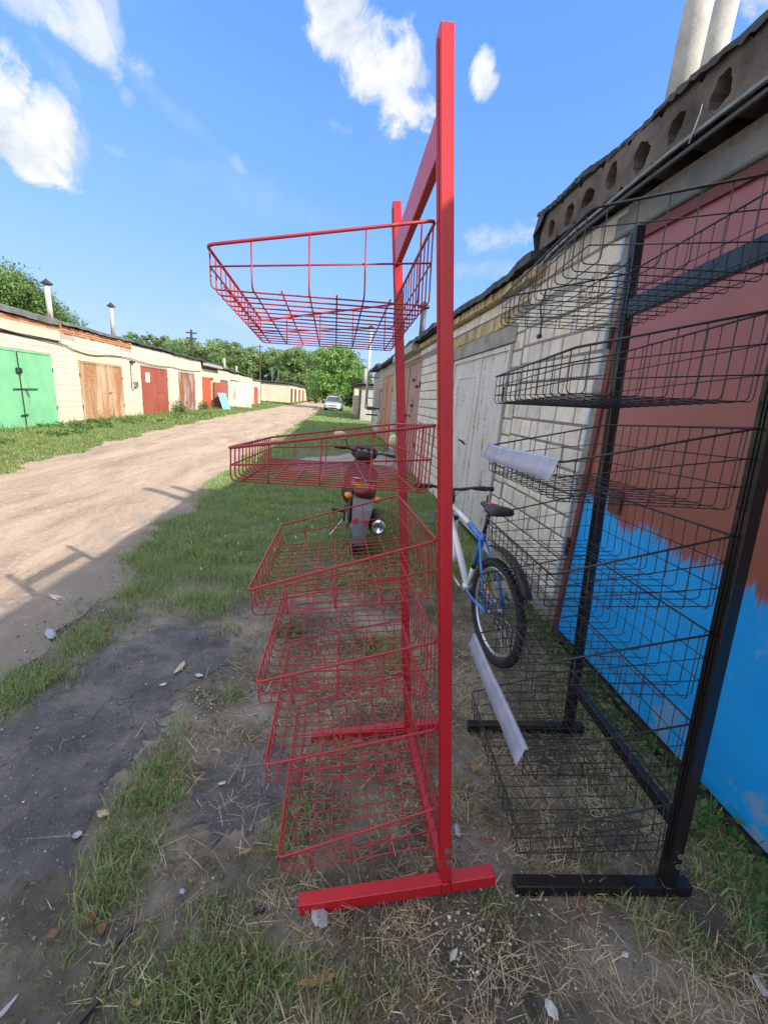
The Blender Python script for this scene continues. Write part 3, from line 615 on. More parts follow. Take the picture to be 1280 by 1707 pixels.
def gate(parent, X, sgn, y0, y1, z0, z1, mat, leaves=2, split=.5, lap=.012, wicket=None, ribs=True, name='gate', hinges=True, frame='darksteel'):
    off = parent.location; g = bpy.data.objects.new(name, None); col.objects.link(g); g.parent = parent; g.location = (X-off.x, y0-off.y, z0-off.z)
    W, Hh = y1-y0, z1-z0; s = sgn; ym = W*split
    def bx(a, b, mb=None, ch=0):
        lo = (min(s*a[0], s*b[0]), a[1], a[2]); hi = (max(s*a[0], s*b[0]), b[1], b[2]); return (mb or MB()).box(lo, hi, ch)
    edges = [(.0, ym-.004), (ym+.004, W)] if leaves == 2 else [(0, W)]
    for a, b in edges: part('gate_leaf', bx((-.04, a+.02, .02), (-.012, b-.02 if b < W-.1 else b-.02, Hh-.02), ch=.003), mat, g)
    fr = MB(); bx((-.05, 0, 0), (.006, .045, Hh), fr); bx((-.05, W-.045, 0), (.006, W, Hh), fr); bx((-.05, .045, Hh-.045), (.006, W-.045, Hh), fr); part('frame', fr, mat if frame == 'same' else frame, g)
    if leaves == 2: part('lapping_strip', bx((-.012, ym-.025, .03), (.002, ym+.025, Hh-.05)), mat, g)
    if hinges:
        for yh in (0.0, W):
            for zh in (.25*Hh, .78*Hh): part('hinge', MB().tube([(s*.014, yh, zh-.06), (s*.014, yh, zh+.06)], .014, 8), 'darksteel', g)
    if wicket:
        wa, wb, wc, wd = wicket; t = .012; fr = MB()
        for q in (((-.012, wa, wc), (-.004, wb, wc+t)), ((-.012, wa, wd-t), (-.004, wb, wd)), ((-.012, wa, wc+t), (-.004, wa+t, wd-t)), ((-.012, wb-t, wc+t), (-.004, wb, wd-t))): bx(*q, fr)
        part('wicket_door', fr, mat, g); part('handle', MB().tube([(s*.0, wa+.08, Hh*.48), (s*.05, wa+.08, Hh*.5), (s*.05, wa+.2, Hh*.5)], .012, 6), 'darksteel', g)
    return g
def roof(parent, x0, x1, y0, y1, z, t, mat='bitumen', rise=0, n=40, droop=.03, name='roof'):
    """felted roof slab with a wavy front lip; x0 front edge"""
    off = parent.location; ys_ = np.linspace(y0, y1, n); V = []; F = []
    s = 1 if x1 > x0 else -1; prof = [(0, -t-droop), (0, -.3*t), (s*.05, 0), (x1-x0, rise), (x1-x0, rise-t), (s*.03, -t)]
    for q, yv in enumerate(ys_):
        wv = .012*math.sin(yv*3.1)+.010*math.sin(yv*7.7+1)+random.uniform(-.006, .006); wz = .012*math.sin(yv*2.1+1)+.005*math.sin(yv*9)
        for k, (a, b) in enumerate(prof): V.append((x0+a+(wv if k in (0, 1) else 0)-off.x, yv-off.y, z+b+(wz if k < 3 else 0)+(random.uniform(-.015, .01) if k == 0 else 0)-off.z))
    m = len(prof)
    for q in range(n-1):
        for k in range(m): F.append((q*m+k, q*m+(k+1) % m, (q+1)*m+(k+1) % m, (q+1)*m+k))
    F += [tuple(range(m))[::-1], tuple(range((n-1)*m, n*m))]
    return part(name, MB().add(V, F), mat, parent)
def wallbody(parent, X, sgn, y0, y1, ztop, opens, mat, depth=5.5, th=.3, name='wall'):
    """front wall with openings plus side and rear walls, as one shell"""
    off = parent.location; mb = MB()
    def bx(xa, xb, ya, yb, za, zb):
        if yb-ya > .004 and zb-za > .004: mb.box((min(xa, xb)-off.x, ya-off.y, za-off.z), (max(xa, xb)-off.x, yb-off.y, zb-off.z))
    xi = X-sgn*th; xb = X-sgn*depth; y = y0
    for a, b, zt in sorted(opens):
        bx(X, xi, y, a, -.3, ztop); bx(X, xi, a, b, zt, ztop); y = b
    bx(X, xi, y, y1, -.3, ztop)
    bx(xi, xb, y0+.005, y0+.12, -.3, ztop-.003); bx(xi, xb, y1-.12, y1-.005, -.3, ztop-.003); bx(xb, xb+sgn*.12, y0+.12, y1-.12, -.3, ztop-.006)
    return part(name, mb, mat, parent)

# ---- left row
LX = -8.44
def lgarage(label, y0, y1, z, mat): 
    t = thing('garage', label, 'garage', (LX, y0, 0), 0, 'garages of the sunlit left row'); return t
t = lgarage('cream block garage with pale green double gate, nearest of the left row', 4.0, 14.3, 3, 0)
wallbody(t, LX, 1, 4.0, 14.3, 2.82, [(11.0, 13.7, 2.01), (5.2, 7.9, 2.0)], 'lmortar')
lay(t, LX, 1, 13.72, 14.28, 0.0, 2.33, .167, [.56, .4], 'lblock'); lay(t, LX, 1, 10.3, 13.72, 2.02, 2.34, .16, [.4], 'lblock'); lay(t, LX, 1, 9.6, 10.98, 0, 2.0, .167, [.4], 'lblock')
part('lintel', MB().box((0, 5.6, 2.42), (.05, 10.15, 2.70), .01), 'plaster', t)
part('drawn_crack', MB().box((-.01, 5.7, 2.36), (.012, 10.1, 2.415)), 'darksteel', t, label='dark strip for the shaded gap under the lintel')  # solid strip coloured dark for the shade inside the gap
lay(t, LX, 1, 9.9, 14.28, 2.70, 2.86, .07, [.25], 'obrick', .01, .02)
g = gate(t, LX, 1, 11.0, 13.7, .0, 2.01, 'green_gate', 2, .49, frame='green_gate')
part('padlock_cover', MB().box((0, 1.24, 1.42), (.08, 1.40, 1.56), .02), 'darksteel', g)
part('locking_bar', MB().tube([(.03, 1.05, 1.02), (.03, 1.95, 1.03)], .014, 6).tube([(.035, 1.33, .05), (.035, 1.33, 1.95)], .012, 6), 'darksteel', g)
part('bolt', MB().tube([(.03, 1.5, 1.02), (.04, 1.56, .82)], .012, 6), 'darksteel', g)
part('bolt', MB().tube([(.03, 1.20, .34), (.03, 1.45, .35)], .02, 6), 'darksteel', g)
gate(t, LX, 1, 5.2, 7.9, 0, 2.0, 'brown_gate')
roof(t, LX+.10, LX-5.7, 4.0, 14.2, 3.02, .10, 'roofgreen', rise=-.1, droop=.06)
t = lgarage('cream block garage with rust streaked cream gate and orange brick eaves', 14.3, 18.6, 3, 0)
wallbody(t, LX, 1, 14.305, 18.595, 2.82, [(15.0, 17.7, 1.92)], 'lmortar')
lay(t, LX, 1, 14.30, 14.98, 0, 2.5, .167, [.4, .3], 'lblock'); lay(t, LX, 1, 17.75, 18.58, 0, 2.5, .167, [.4], 'lblock'); lay(t, LX, 1, 14.99, 17.74, 2.30, 2.66, .17, [.4], 'lblock')
part('lintel', MB().box((0, .55, 1.94), (.02, 3.55, 2.28), .005), 'plaster', t)
lay(t, LX, 1, 14.3, 18.58, 2.67, 2.88, .07, [.25, .12], 'obrick', .012, .03, jit=.02)
gate(t, LX, 1, 15.0, 17.7, .02, 1.92, 'rust_gate', 2, .55, wicket=(1.62, 2.45, .1, 1.6), frame='rust_gate')
roof(t, LX+.12, LX-5.7, 14.25, 18.55, 3.0, .07, 'roofgreen', rise=-.1)
t = lgarage('long cream garage with red brown gate bearing a white notice', 18.6, 22.9, 3, 0)
wallbody(t, LX, 1, 18.605, 22.895, 2.85, [(19.3, 22.05, 2.08)], 'lmortar')
lay(t, LX, 1, 18.62, 19.27, 0, 2.8, .167, [.4], 'lblock'); lay(t, LX, 1, 22.1, 22.88, 0, 2.8, .167, [.4], 'lblock'); lay(t, LX, 1, 19.28, 22.08, 2.12, 2.8, .167, [.4], 'lblock')
g = gate(t, LX, 1, 19.3, 22.05, -.02, 2.08, 'brown_gate', 2, .55, wicket=(1.66, 2.55, .15, 1.85), frame='brown_gate')
part('notice', MB().box((-.011, .45, 1.45), (-.007, .85, 1.85)), plain('white_paper', (.72, .70, .66), .8), g)
roof(t, LX+.12, LX-5.7, 18.55, 22.9, 2.99, .06, 'bitumen', rise=-.1)
t = lgarage('cream garage with grey and rust patched gate, left of the open orange one', 22.9, 27.2, 3, 0)
wallbody(t, LX, 1, 22.905, 27.195, 2.85, [(23.5, 25.95, 2.06)], 'lmortar')
lay(t, LX, 1, 22.92, 23.47, 0, 2.8, .2, [.4], 'lblock'); lay(t, LX, 1, 26.0, 27.15, 0, 2.8, .2, [.4], 'lblock'); lay(t, LX, 1, 23.48, 25.98, 2.12, 2.8, .2, [.4], 'lblock')
g = gate(t, LX, 1, 23.5, 25.95, .05, 2.06, 'patch_gate', 2, .5, frame='patch_gate')
roof(t, LX+.12, LX-5.7, 22.85, 27.2, 2.96, .06, 'bitumen', rise=-.1)
t = lgarage('garage with orange red gate whose wicket door stands open under a broken slab', 27.2, 30.6, 3, 0)
wallbody(t, LX, 1, 27.205, 30.595, 2.45, [(27.3, 29.75, 1.98)], 'fblock')
g = gate(t, LX, 1, 27.3, 29.0, 0, 1.98, 'orange_gate', 1, frame='orange_gate')
part('door', MB().box((0, 0, .1), (.04, .65, 1.75)), 'brown_gate', t, loc=(0, 2.5, 0), rot=(0, 0, -1.25), label='open brown door leaf')
part('roof_slab', MB().box((.02, 0, 2.62), (.3, 3.3, 2.80), .02), 'cement', t, rot=(0, .03, 0))
part('slab_soffit', MB().box((-.2, 0.05, 2.45), (.02, 3.35, 2.62)), 'slab', t)
roof(t, LX+.30, LX-5.7, 27.2, 30.6, 2.92, .07, 'bitumen', rise=-.05)
t = lgarage('garage with narrow faded red gate beside the grey painted one', 30.6, 33.55, 3, 0)
wallbody(t, LX, 1, 30.605, 33.545, 2.6, [(31.2, 33.2, 1.95)], 'fblock')
gate(t, LX, 1, 31.2, 33.2, 0, 1.95, 'brown_gate', 2, .55)
roof(t, LX+.15, LX-5.7, 30.55, 33.55, 2.78, .07, 'bitumen')
t = lgarage('garage with open pale grey gate leaf bearing a dark painted diamond', 33.55, 37.8, 3, 0)
wallbody(t, LX, 1, 33.555, 37.795, 2.55, [(33.9, 37.0, 2.05)], 'fblock')
g = bpy.data.objects.new('gate', None); col.objects.link(g); g.parent = t; g.location = (0.0, .35, 0)
o = part('gate_leaf', MB().box((0, 0, -.05), (.04, 1.6, 1.95), .005), 'grey_gate', g, rot=(0, 0, -1.05))
part('gate_leaf', MB().box((-.3, 1.55, -.05), (-.26, 3.1, 1.95), .005), 'grey_gate', g)
part('painted_diamond', MB().prism([(0, -.35), (.38, 0), (0, .35), (-.38, 0)], 0, .002), 'blackp', g, loc=(.815, .49, 1.05), rot=(PI/2, 0, PI/2-1.05))
roof(t, LX+.15, LX-5.7, 37.8, 33.5, 2.72, .07, 'bitumen')
t = lgarage('garage with bright orange red gate, second from the far end of the left row', 37.8, 41.9, 3, 0)
wallbody(t, LX, 1, 37.805, 41.895, 2.5, [(38.3, 41.1, 2.04)], 'fblock'); gate(t, LX, 1, 38.3, 41.1, 0, 2.04, 'orange_gate', 2, frame='orange_gate')
roof(t, LX+.15, LX-5.7, 37.8, 41.9, 2.68, .07, 'bitumen')
t = lgarage('whitewashed last garage of the left row with narrow red door', 41.9, 46.0, 3, 0)
wallbody(t, LX, 1, 41.905, 45.995, 2.3, [(42.7, 44.7, 1.72)], 'plaster2' if 'plaster2' in MT else 'lblock'); gate(t, LX, 1, 42.7, 44.7, 0, 1.72, 'orange_gate', 2, frame='orange_gate')
roof(t, LX+.12, LX-5.7, 41.9, 46.0, 2.42, .07, 'roofgreen')
def chimney(label, x, y, z0, z1, r, mat, cap=True, name='chimney_pipe', group='chimney pipes on the garage roofs', n=14, capmat='darksteel'):
    t = thing(name, label, 'chimney', (x, y, z0), 0, group)
    part('pipe', MB().lathe([(r, 0), (r*.98, (z1-z0)*.5), (r, z1-z0), (r*.8, z1-z0), (r*.8, z1-z0-.12)], n), mat, t, True)
    if cap: part('cap', MB().lathe([(r*2.0, z1-z0+.03), (r*2.0, z1-z0+.05), (.01, z1-z0+.18)], n), capmat, t)
    return t
MT['asb'] = concrete('asbestos_cement', (.44, .42, .38), (.27, .26, .24), 5, False, .003)
MT['rustpipe'] = painted('rusty_pipe_paint', (.52, .48, .44), (.3, .14, .09), .43, 4, .7, 3)
chimney('rust streaked white chimney pipe with cone cap above the green gate', LX-.3, 14.4, 3.0, 3.95, .075, 'rustpipe')
chimney('grey chimney pipe with small cone cap behind the second left garage', LX-.3, 17.95, 3.0, 4.02, .07, 'asb')
chimney('short thin white vent on the far left roofs, nearer one', LX-1.2, 37, 2.6, 3.75, .09, 'asb', False)
chimney('short thin white vent on the far left roofs, farther one', LX-1.2, 41, 2.6, 3.4, .09, 'asb', False)
# wires and meter on the left row
def cable(label, pts, r, mat='cable', sag=None, name='cable'):
    return one(name, MB().tube(pts, r, 5), mat, label, 'cable')
def sagline(a, b, sag, n=10):
    return [tuple(a[i]*(1-t)+b[i]*t - (sag*4*t*(1-t) if i == 2 else 0) for i in range(3)) for t in [k/n for k in range(n+1)]]
cable('black cable sagging along the left garages over the green and rusty gates', sagline((LX+.06, 9.5, 2.62), (LX+.05, 14.3, 2.34), .04)+sagline((LX+.05, 14.3, 2.34), (LX+.06, 16.4, 2.22), .1)[1:]+sagline((LX+.06, 16.4, 2.22), (LX+.06, 18.5, 2.28), -.03)[1:]+sagline((LX+.06, 18.5, 2.28), (LX+.05, 22.3, 2.22), .06)[1:]+sagline((LX+.05, 22.3, 2.25), (LX+.05, 27, 2.3), .08)[1:], .016)
t = thing('meter_box', 'small grey electric meter box beside the red brown gate', 'meter box', (LX, 18.55, 1.2), 0)
part('box', MB().box((.0, 0, 0), (.12, .22, .22), .01), 'steel', t); part('conduit', MB().tube([(.03, -.15, .95), (.03, -.17, -.1), (.03, .0, -.12)], .015, 6), 'cable', t); part('bracket', MB().box((0, -.2, .93), (.1, .1, 1.0)), 'darksteel', t)
one('leaning_board', MB().box((0, 0, 0), (.02, .9, 1.15), .004), plain('pale_blue_board_paint', (.18, .50, .72), .4), 'pale blue board leaning by the open orange gate', 'board', (LX+.75, 29.0, 0), (0, -.35, -.3))
for k, (yy_, l) in enumerate([(22.6, 'dark weedy bush between the red brown and patched gates'), (26.6, 'small bush left of the orange red gate')]):
    P = rng.normal(0, 1, (500, 3))*(.15, .25, .16)+(LX+.3, yy_, .25); P = P[P[:, 2] > 0]
    o = link('bush', leaves_mesh('bush', P, rng.uniform(.06, .12, len(P)), tints(len(P), [(.07, .14, .03), (.10, .18, .05)], [.5, .5])), 'leaf'); tag(o, l, 'bush')

# ---- right row
RX = 1.57
def rgarage(label, y0): return thing('garage', label, 'garage', (RX, y0, 0), 0, 'garages of the shaded right row')
R0 = rgarage('nearest right garage with dull red and bright blue painted gate under a hollow concrete slab', -2.4)
wallbody(R0, RX, -1, -2.4, 3.78, 2.68, [(-.35, 2.50, 2.50)], 'mortar', depth=5.5)
def rb(par, *a, **k):
    k.setdefault('proud', .014) if len(a) < 8 else None
    return lay(par, RX, -1, *a, **k)
rb(R0, 2.56, 3.78, .22, 2.36, .152, [.25, .25, .125, .19], 'sbrick', .019)
rb(R0, 2.56, 3.78, 2.37, 2.67, .15, [.125, .25], 'sbrick', .019)
part('plinth', MB().box((-.03, 4.96, -.2), (.05, 6.15, .22), .01), 'lintel', R0)
part('lintel', MB().box((-.03, 1.9, 2.51), (.02, 5.05, 2.625), .008), 'lintel_dark', R0, label='grey concrete lintel over the painted gate')
g = gate(R0, RX, -1, -.35, 2.50, .03, 2.50, 'two_tone', 2, .12, frame='dark_gate')
part('threshold', MB().box((-.02, .0, -.14), (.04, 2.85, 0)), 'darksteel', g)
part('hasp', MB().box((-.01, 2.45, .95), (.004, 2.55, 1.08), .002), 'dark_gate', g)
# hollow core slab
def holed(cells, depth, thick_box):
    mb = MB()
    for (y0, y1, z0, z1, cy, cz, ry, rz) in cells:
        n = 28; sq = []; ho = []; q1, q2, q3 = [random.uniform(0, 6.28) for _ in range(3)]; jr = [1+.10*math.sin(2*PI*k/n*2+q1)+.08*math.sin(2*PI*k/n*3+q2)+.06*math.sin(2*PI*k/n*7+q3)+random.uniform(-.04, .04) for k in range(n)]
        for k in range(n):
            a = 2*PI*k/n; c, s = math.cos(a), math.sin(a); m = max(abs(c), abs(s)); u, w_ = c/m, s/m
            sq.append((0, (y0+y1)/2+u*(y1-y0)/2, (z0+z1)/2+w_*(z1-z0)/2)); ho.append((0, cy+ry*c*jr[k], cz+rz*s*jr[k]))
        inn = [(depth, y*1.0, z) for _, y, z in ho]
        V = sq+ho+inn; F = []
        for k in range(n):
            j = (k+1) % n; F.append((k, j, n+j, n+k)); F.append((n+k, n+j, 2*n+j, 2*n+k))
        F.append(tuple(range(2*n, 3*n))); mb.add(V, F)
    return mb
SX, SZ0, SZ1 = 1.45, 2.70, 2.925
holesY = [3.330-.233*k for k in range(0, 24)]
cells = []
for k, yc in enumerate(holesY):
    cells.append((yc-.1165, yc+.1165, SZ0-2.80, SZ1-2.80, yc+random.uniform(-.012, .012), .01+random.uniform(-.015, .015), random.uniform(.042, .070), random.uniform(.05, .078)))
sl = part('roof_slab', holed(cells, 1.6, None), 'slab', R0, loc=(SX-RX, 2.4, 2.80), label='hollow core concrete slab with open cores')
ya, yb = cells[-1][0], cells[0][1]+.06
part('slab_end', MB().box((SX-RX, cells[0][1]+2.4, SZ0-2.80+2.80), (SX-RX+.3, yb+2.4-.001, SZ1), .006), 'slab', R0)
part('slab_body', MB().add([(SX-RX, ya+2.4, SZ0), (SX-RX+.31, yb+2.4, SZ0), (3.9, yb+2.4, SZ0), (3.9, ya+2.4, SZ0), (SX-RX, ya+2.4, SZ1), (SX-RX+.31, yb+2.4, SZ1), (3.9, yb+2.4, SZ1), (3.9, ya+2.4, SZ1)], [(0, 1, 2, 3), (4, 7, 6, 5), (1, 5, 6, 2), (0, 3, 7, 4)]), 'slab', R0)
roof(R0, 1.43, 6.6, -2.3, 3.56, 2.968, .032, 'bitumen', rise=.02, n=220, droop=.006)
part('felt_flap', MB().add([(0, 0, 0), (.5, 0, .0), (.5, .03, -.22), (.04, .05, -.26), (-.01, .03, -.12), (0, -.12, 0), (-.02, -.10, -.10)], [(0, 1, 2, 3, 4), (0, 4, 6, 5)]), 'bitumen', R0, loc=(SX-RX-.02, 5.955, 2.95))
pts = [(1.43, -2.2, 2.72), (1.43, 0.2, 2.70), (1.43, 1.5, 2.70), (1.42, 2.1, 2.685), (1.42, 2.5, 2.66), (1.43, 2.9, 2.645), (1.46, 3.3, 2.63), (1.5, 3.7, 2.58), (1.53, 3.95, 2.45)]
cable('grey cable run along the underside of the hollow concrete slab', pts, .010, 'cablegrey')
cable('black cable beside the grey one under the concrete slab', [(a+.01, b, c-.035-.01*math.sin(b*4)) for a, b, c in pts[:7]], .011)
one('wire_tie', MB().tube([(1.42, 1.97, 2.78), (1.405, 1.95, 2.74), (1.405, 1.97, 2.68), (1.42, 2.0, 2.66)], .004, 5), 'steel', 'pale wire tie hooking the cable to the slab edge', 'wire')
cable('short black cable end hanging on the white brick pillar', [(1.54, 3.45, 2.42), (1.52, 3.46, 2.3), (1.53, 3.42, 2.2), (1.52, 3.38, 2.1), (1.50, 3.36, 2.08)], .008)
one('cable_end', MB().lathe([(.0, 0), (.018, .005), (.018, .035), (0, .04)], 8, 'y', (1.50, 3.33, 2.07)), 'blackp', 'black plug on the hanging cable end', 'plug')
# perforated bricks in the pillar head
for yb_, zb_ in ((2.66, 2.235), (2.80, 2.235)):
    pb = part('perforated_brick', holed([(yq, yq+.042, zq, zq+.046, yq+.021, zq+.023, .014, .016) for yq in (0, .042, .084) for zq in (0, .046, .092)], .03, None), 'sbrick', R0, loc=(-.018, yb_+2.4, zb_))
R1 = rgarage('right garage with peeling white gate behind the bicycle', 3.78)
wallbody(R1, RX, -1, 3.785, 6.9, 2.66, [(4.05, 6.15, 2.10)], 'mortar')
rb(R1, 3.79, 4.04, .05, 2.36, .152, [.25, .125], 'sbrick', .019)
rb(R1, 6.2, 6.9, .05, 2.28, .152, [.25, .125, .19], 'sbrick', .019)
part('lintel', MB().box((-.025, .18, 2.11), (.02, 2.52, 2.27), .006), 'lintel', R1)
part('jamb', MB().box((-.02, .27-.06, .0), (.02, .27, 2.1), .004), 'lintel', R1)
rb(R1, 4.05, 6.9, 2.28, 2.42, .14, [.085], 'ybrick', .014, .010, jit=.012)
rb(R1, 3.79, 6.9, 2.425, 2.545, .12, [.25, .19], 'sbrick', .014, .015)
rb(R1, 3.58, 6.9, 2.55, 2.65, .10, [.125], 'ybrick', .014, .085, .12, jit=.012)
gate(R1, RX, -1, 4.07, 6.13, .06, 2.10, 'white_gate', 2, .42, wicket=(1.02, 1.75, .25, 1.8), frame='white_gate')
roof(R1, 1.435, 6.6, 3.575, 6.9, 2.725, .05, 'bitumen', rise=.16, n=70)
R2 = rgarage('right garage with faded pink brown gate, third from the camera', 6.9)
wallbody(R2, RX, -1, 6.905, 12.4, 2.66, [(8.70, 11.65, 2.37)], 'mortar')
rb(R2, 6.91, 8.68, .05, 2.40, .152, [.25, .125, .19], 'sbrick', .019)
rb(R2, 6.91, 12.38, 2.42, 2.53, .11, [.25], 'sbrick', .014, .01); rb(R2, 6.91, 12.38, 2.54, 2.65, .10, [.25], 'ybrick', .014, .07, .1)
g = gate(R2, RX, -1, 8.70, 11.65, .05, 2.37, 'pink_gate', 2, .55, wicket=(.8, 1.5, 1.2, 1.5), frame='pink_gate')
for yq, zq in ((.75, 1.9), (.75, 1.35), (.3, 1.75), (1.5, 1.1)): part('hinge_plate', MB().box((-.03, yq, zq), (-.004, yq+.22, zq+.05)), 'darksteel', g)
part('eaves_overhang', MB().box((-.22, 2.0, 2.50), (.0, 5.3, 2.66), .01), 'cement', R2)
roof(R2, 1.37, 6.6, 6.92, 12.4, 2.74, .06, 'bitumen', rise=.16, n=60)
R3 = rgarage('right garage with faded orange brown gate beyond the pink brown one', 12.4)
wallbody(R3, RX, -1, 12.405, 17.5, 2.66, [(13.47, 16.9, 2.34)], 'fgrey')
g = gate(R3, RX, -1, 13.47, 16.9, .05, 2.34, 'orange2_gate', 2, .5, wicket=(1.9, 2.6, .3, 2.0), frame='orange2_gate')
roof(R3, 1.37, 6.6, 12.42, 17.5, 2.76, .06, 'bitumen', rise=.18, n=40)
R4 = rgarage('rough grey garage with whitish gate at the end of the near right block', 17.5)
wallbody(R4, RX, -1, 17.505, 22.0, 2.70, [(18.1, 20.9, 2.0)], 'fgrey')
gate(R4, RX, -1, 18.1, 20.9, .05, 2.0, 'white_gate', 2, .5, frame='grey_gate')
roof(R4, 1.30, 6.6, 17.52, 22.05, 2.88, .10, 'bitumen', rise=.1, n=40)
t = thing('wall_cabinet', 'small metal cabinet with brackets on the far right wall', 'cabinet', (RX, 17.6, 1.2))
part('box', MB().box((-.25, 0, 0), (-.01, .5, .75), .01), 'grey_gate', t); part('bracket', MB().box((-.5, .1, -.1), (-.01, .16, -.04)), 'darksteel', t); part('bracket', MB().box((-.5, .8, -.4), (-.01, .86, -.34)), 'darksteel', t)
t = thing('vent_pipe', 'tall pale steel vent pipe fixed to the far right garage wall', 'pipe', (1.10, 19.3, 0))
part('pipe', MB().lathe([(.060, 1.2), (.060, 4.35), (.05, 4.35)], 12), plain('pale_galvanised_pipe', (.55, .54, .52), .4, .3), t, True)
part('elbow', MB().tube([(0, 0, 1.25), (0, 0, 1.12), (.1, 0, 1.08), (.45, 0, 1.08)], .085, 8), 'steel', t); part('cap', MB().lathe([(.13, 4.45), (.13, 4.47), (.01, 4.53)], 12), 'darksteel', t)
for zq in (1.5, 2.4): part('bracket', MB().box((.0, -.02, zq), (.46, .02, zq+.04)), 'darksteel', t)
chimney('black chimney pipe with flat cap on the right garage roofs', 1.75, 10.2, 2.7, 3.55, .065, plain('sooty_pipe', (.05, .055, .065), .5), True)
t = chimney('tall grey asbestos chimney pipe, nearer and taller of the two over the concrete slab', 1.74, 2.62, 2.9, 3.82, .068, 'asb', False, n=24)
chimney('grey asbestos chimney pipe, shorter and farther of the two over the concrete slab', 2.02, 2.80, 2.9, 3.79, .062, 'asb', False, n=24)
# far sheds on the right
t = thing('shed', 'dark red doored shed with rusty sheet roof beyond the right garages', 'shed', (1.3, 29, 0))
wallbody(t, 1.3, -1, 29, 34, 2.2, [(29.6, 32.6, 2.05)], 'fgrey', 4); gate(t, 1.3, -1, 29.6, 32.6, 0, 2.05, 'dark_gate', 2)
roof(t, .85, 5.2, 28.6, 34.2, 2.42, .06, 'bitumen', rise=.3, n=16)
t = thing('shed', 'pale shed with flat roof behind the dark red doored one', 'shed', (1.1, 35, 0))
wallbody(t, 1.0, -1, 35, 39, 2.3, [(36, 37, 1.9)], 'fblock', 4); roof(t, .7, 5, 34.8, 39.2, 2.45, .08, 'bitumen', n=12)
chimney('short white chimney on the far right sheds', 1.9, 37, 2.4, 3.9, .16, 'asb', False)
# far buildings straight on
t = thing('garage_block', 'cream garage block side-on beyond the left row', 'building', (-12.5, 60, 0))
MT['cream'] = concrete('cream_render', (.62, .54, .40), (.50, .43, .32), 1.0, False)
wallbody(t, -7.2, 1, 60, 90, 2.5, [(62, 64.5, 2), (67, 69.5, 2), (73, 76, 2), (80, 83, 2)], 'cream', 9)
for ya_, mt_ in ((62, 'dark_gate'), (67, 'dark_gate'), (73, 'brown_gate'), (80, 'brown_gate')): gate(t, -7.2, 1, ya_, ya_+2.5+(ya_ > 70)*.5, 0, 2.0, mt_, 2, hinges=False)
roof(t, -6.9, -16.5, 59.7, 90, 2.75, .16, 'bitumen', n=14)
t = thing('far_building', 'low whitish building with reddish roof beyond the parked cars', 'building', (-6.5, 105, 0))
part('wall', MB().box((0, 0, -.3), (9, 5, 3.0)), 'cream', t); part('roof', MB().prism([(-.3, 2.9), (9.3, 2.9), (8.8, 3.5), (.2, 3.5)], -5.3, .4), 'obrick', t, rot=(PI/2, 0, 0))
# poles
def pole(label, x, y, h, arms=1, r=.09, base=0.0, mat='bark'):
    t = thing('utility_pole', label, 'pole', (x, y, base)); part('pole', MB().tube([(0, 0, 0), (0, 0, h)], [r, r*.7], 8), mat, t)
    for k in range(arms): part('crossarm', MB().box((-.35, -.04, h-.25-.35*k), (.35, .04, h-.17-.35*k)), mat, t)
    return t
pole('dark lattice mast with two crossarms behind the left roofs', -10.5, 32, 5.1, 2, .10, 0, 'darksteel')
pole('wooden utility pole rising between the left row and the far trees', -9.2, 50, 6.25, 1)
for k, (xx, l) in enumerate([(-8.6, 'thin aerial mast on the far cream block, left one'), (-7.9, 'thin aerial mast on the far cream block, right one')]):
    tag(part('aerial_mast', MB().tube([(0, 0, 2.6), (0, 0, 4.4)], .05, 6), 'steel', None, loc=(xx-1, 61+k, 0)), l, 'mast')

# ------------------------------------------------------------------ trees
def tree(name, label, x, y, h, cw, trunk_h, nl, leaf, cols, p, blobs=12, group='trees beyond the garages', squash=.8, droop=0, conc=None, seed=0):
    g = np.random.default_rng(seed+int(abs(x)*10)); t = thing(name, label, 'tree', (x, y, 0), 0, group)
    mb = MB(); cz = trunk_h+(h-trunk_h)*.5; mb.tube([(0, 0, -.2), (.05*h*.2, 0, h*.25), (0, .1, h*.55), (.1, 0, h*.8)], [h*.03, h*.022, h*.013, h*.004], 7)
    C = []
    for k in range(blobs):
        a = g.uniform(0, 2*PI); rr = cw*.5*math.sqrt(g.random())*.8; zz = trunk_h+(h-trunk_h)*g.uniform(.1, .86); sh = math.sin(PI*min(1, max(0, (zz-trunk_h)/(h-trunk_h)*.85+.12)))
        q = np.array([rr*sh*math.cos(a), rr*sh*math.sin(a), zz]); rad = cw*g.uniform(.16, .27); C.append((q, rad))
        mb.tube([(0, 0, max(h*.2, zz*.6)), tuple(q*.5+np.array([0, 0, zz*.4])), tuple(q)], [h*.009, h*.006, h*.002], 5)
    C.append((np.array([0, 0, h-cw*.18]), cw*.18)); part('trunk', mb, 'bark', t)
    Ps = []; Tn = []
    tot = sum(r**2 for _, r in C)
    for q, r in C:
        n = int(nl*r*r/tot); d = g.normal(size=(n, 3)); d /= np.linalg.norm(d, axis=1)[:, None]
        # twig clusters: leaves gathered in sprays on the clump's skin
        ns = max(4, n//26); sp = g.normal(size=(ns, 3)); sp /= np.linalg.norm(sp, axis=1)[:, None]; k = g.integers(0, ns, n)
        rr = r*(.55+.6*g.random(ns))[k]; P = sp[k]*rr[:, None]+g.normal(0, r*.13, (n, 3)); P[:, 2] *= squash
        P[:, 2] -= droop*np.abs(g.normal(0, r*.4, n)); Ps.append(P+q)
        Tn.append(np.array(cols)[g.choice(len(cols), ns, p=p)][k]*g.uniform(.75, 1.25, (n, 1)))
    P = np.concatenate(Ps); T = np.concatenate(Tn); k = P[:, 2] > trunk_h*.6; P, T = P[k], T[k]
    link('crown', leaves_mesh('crown', P, g.uniform(leaf*.6, leaf*1.3, len(P)), T), 'leaf', t); return t
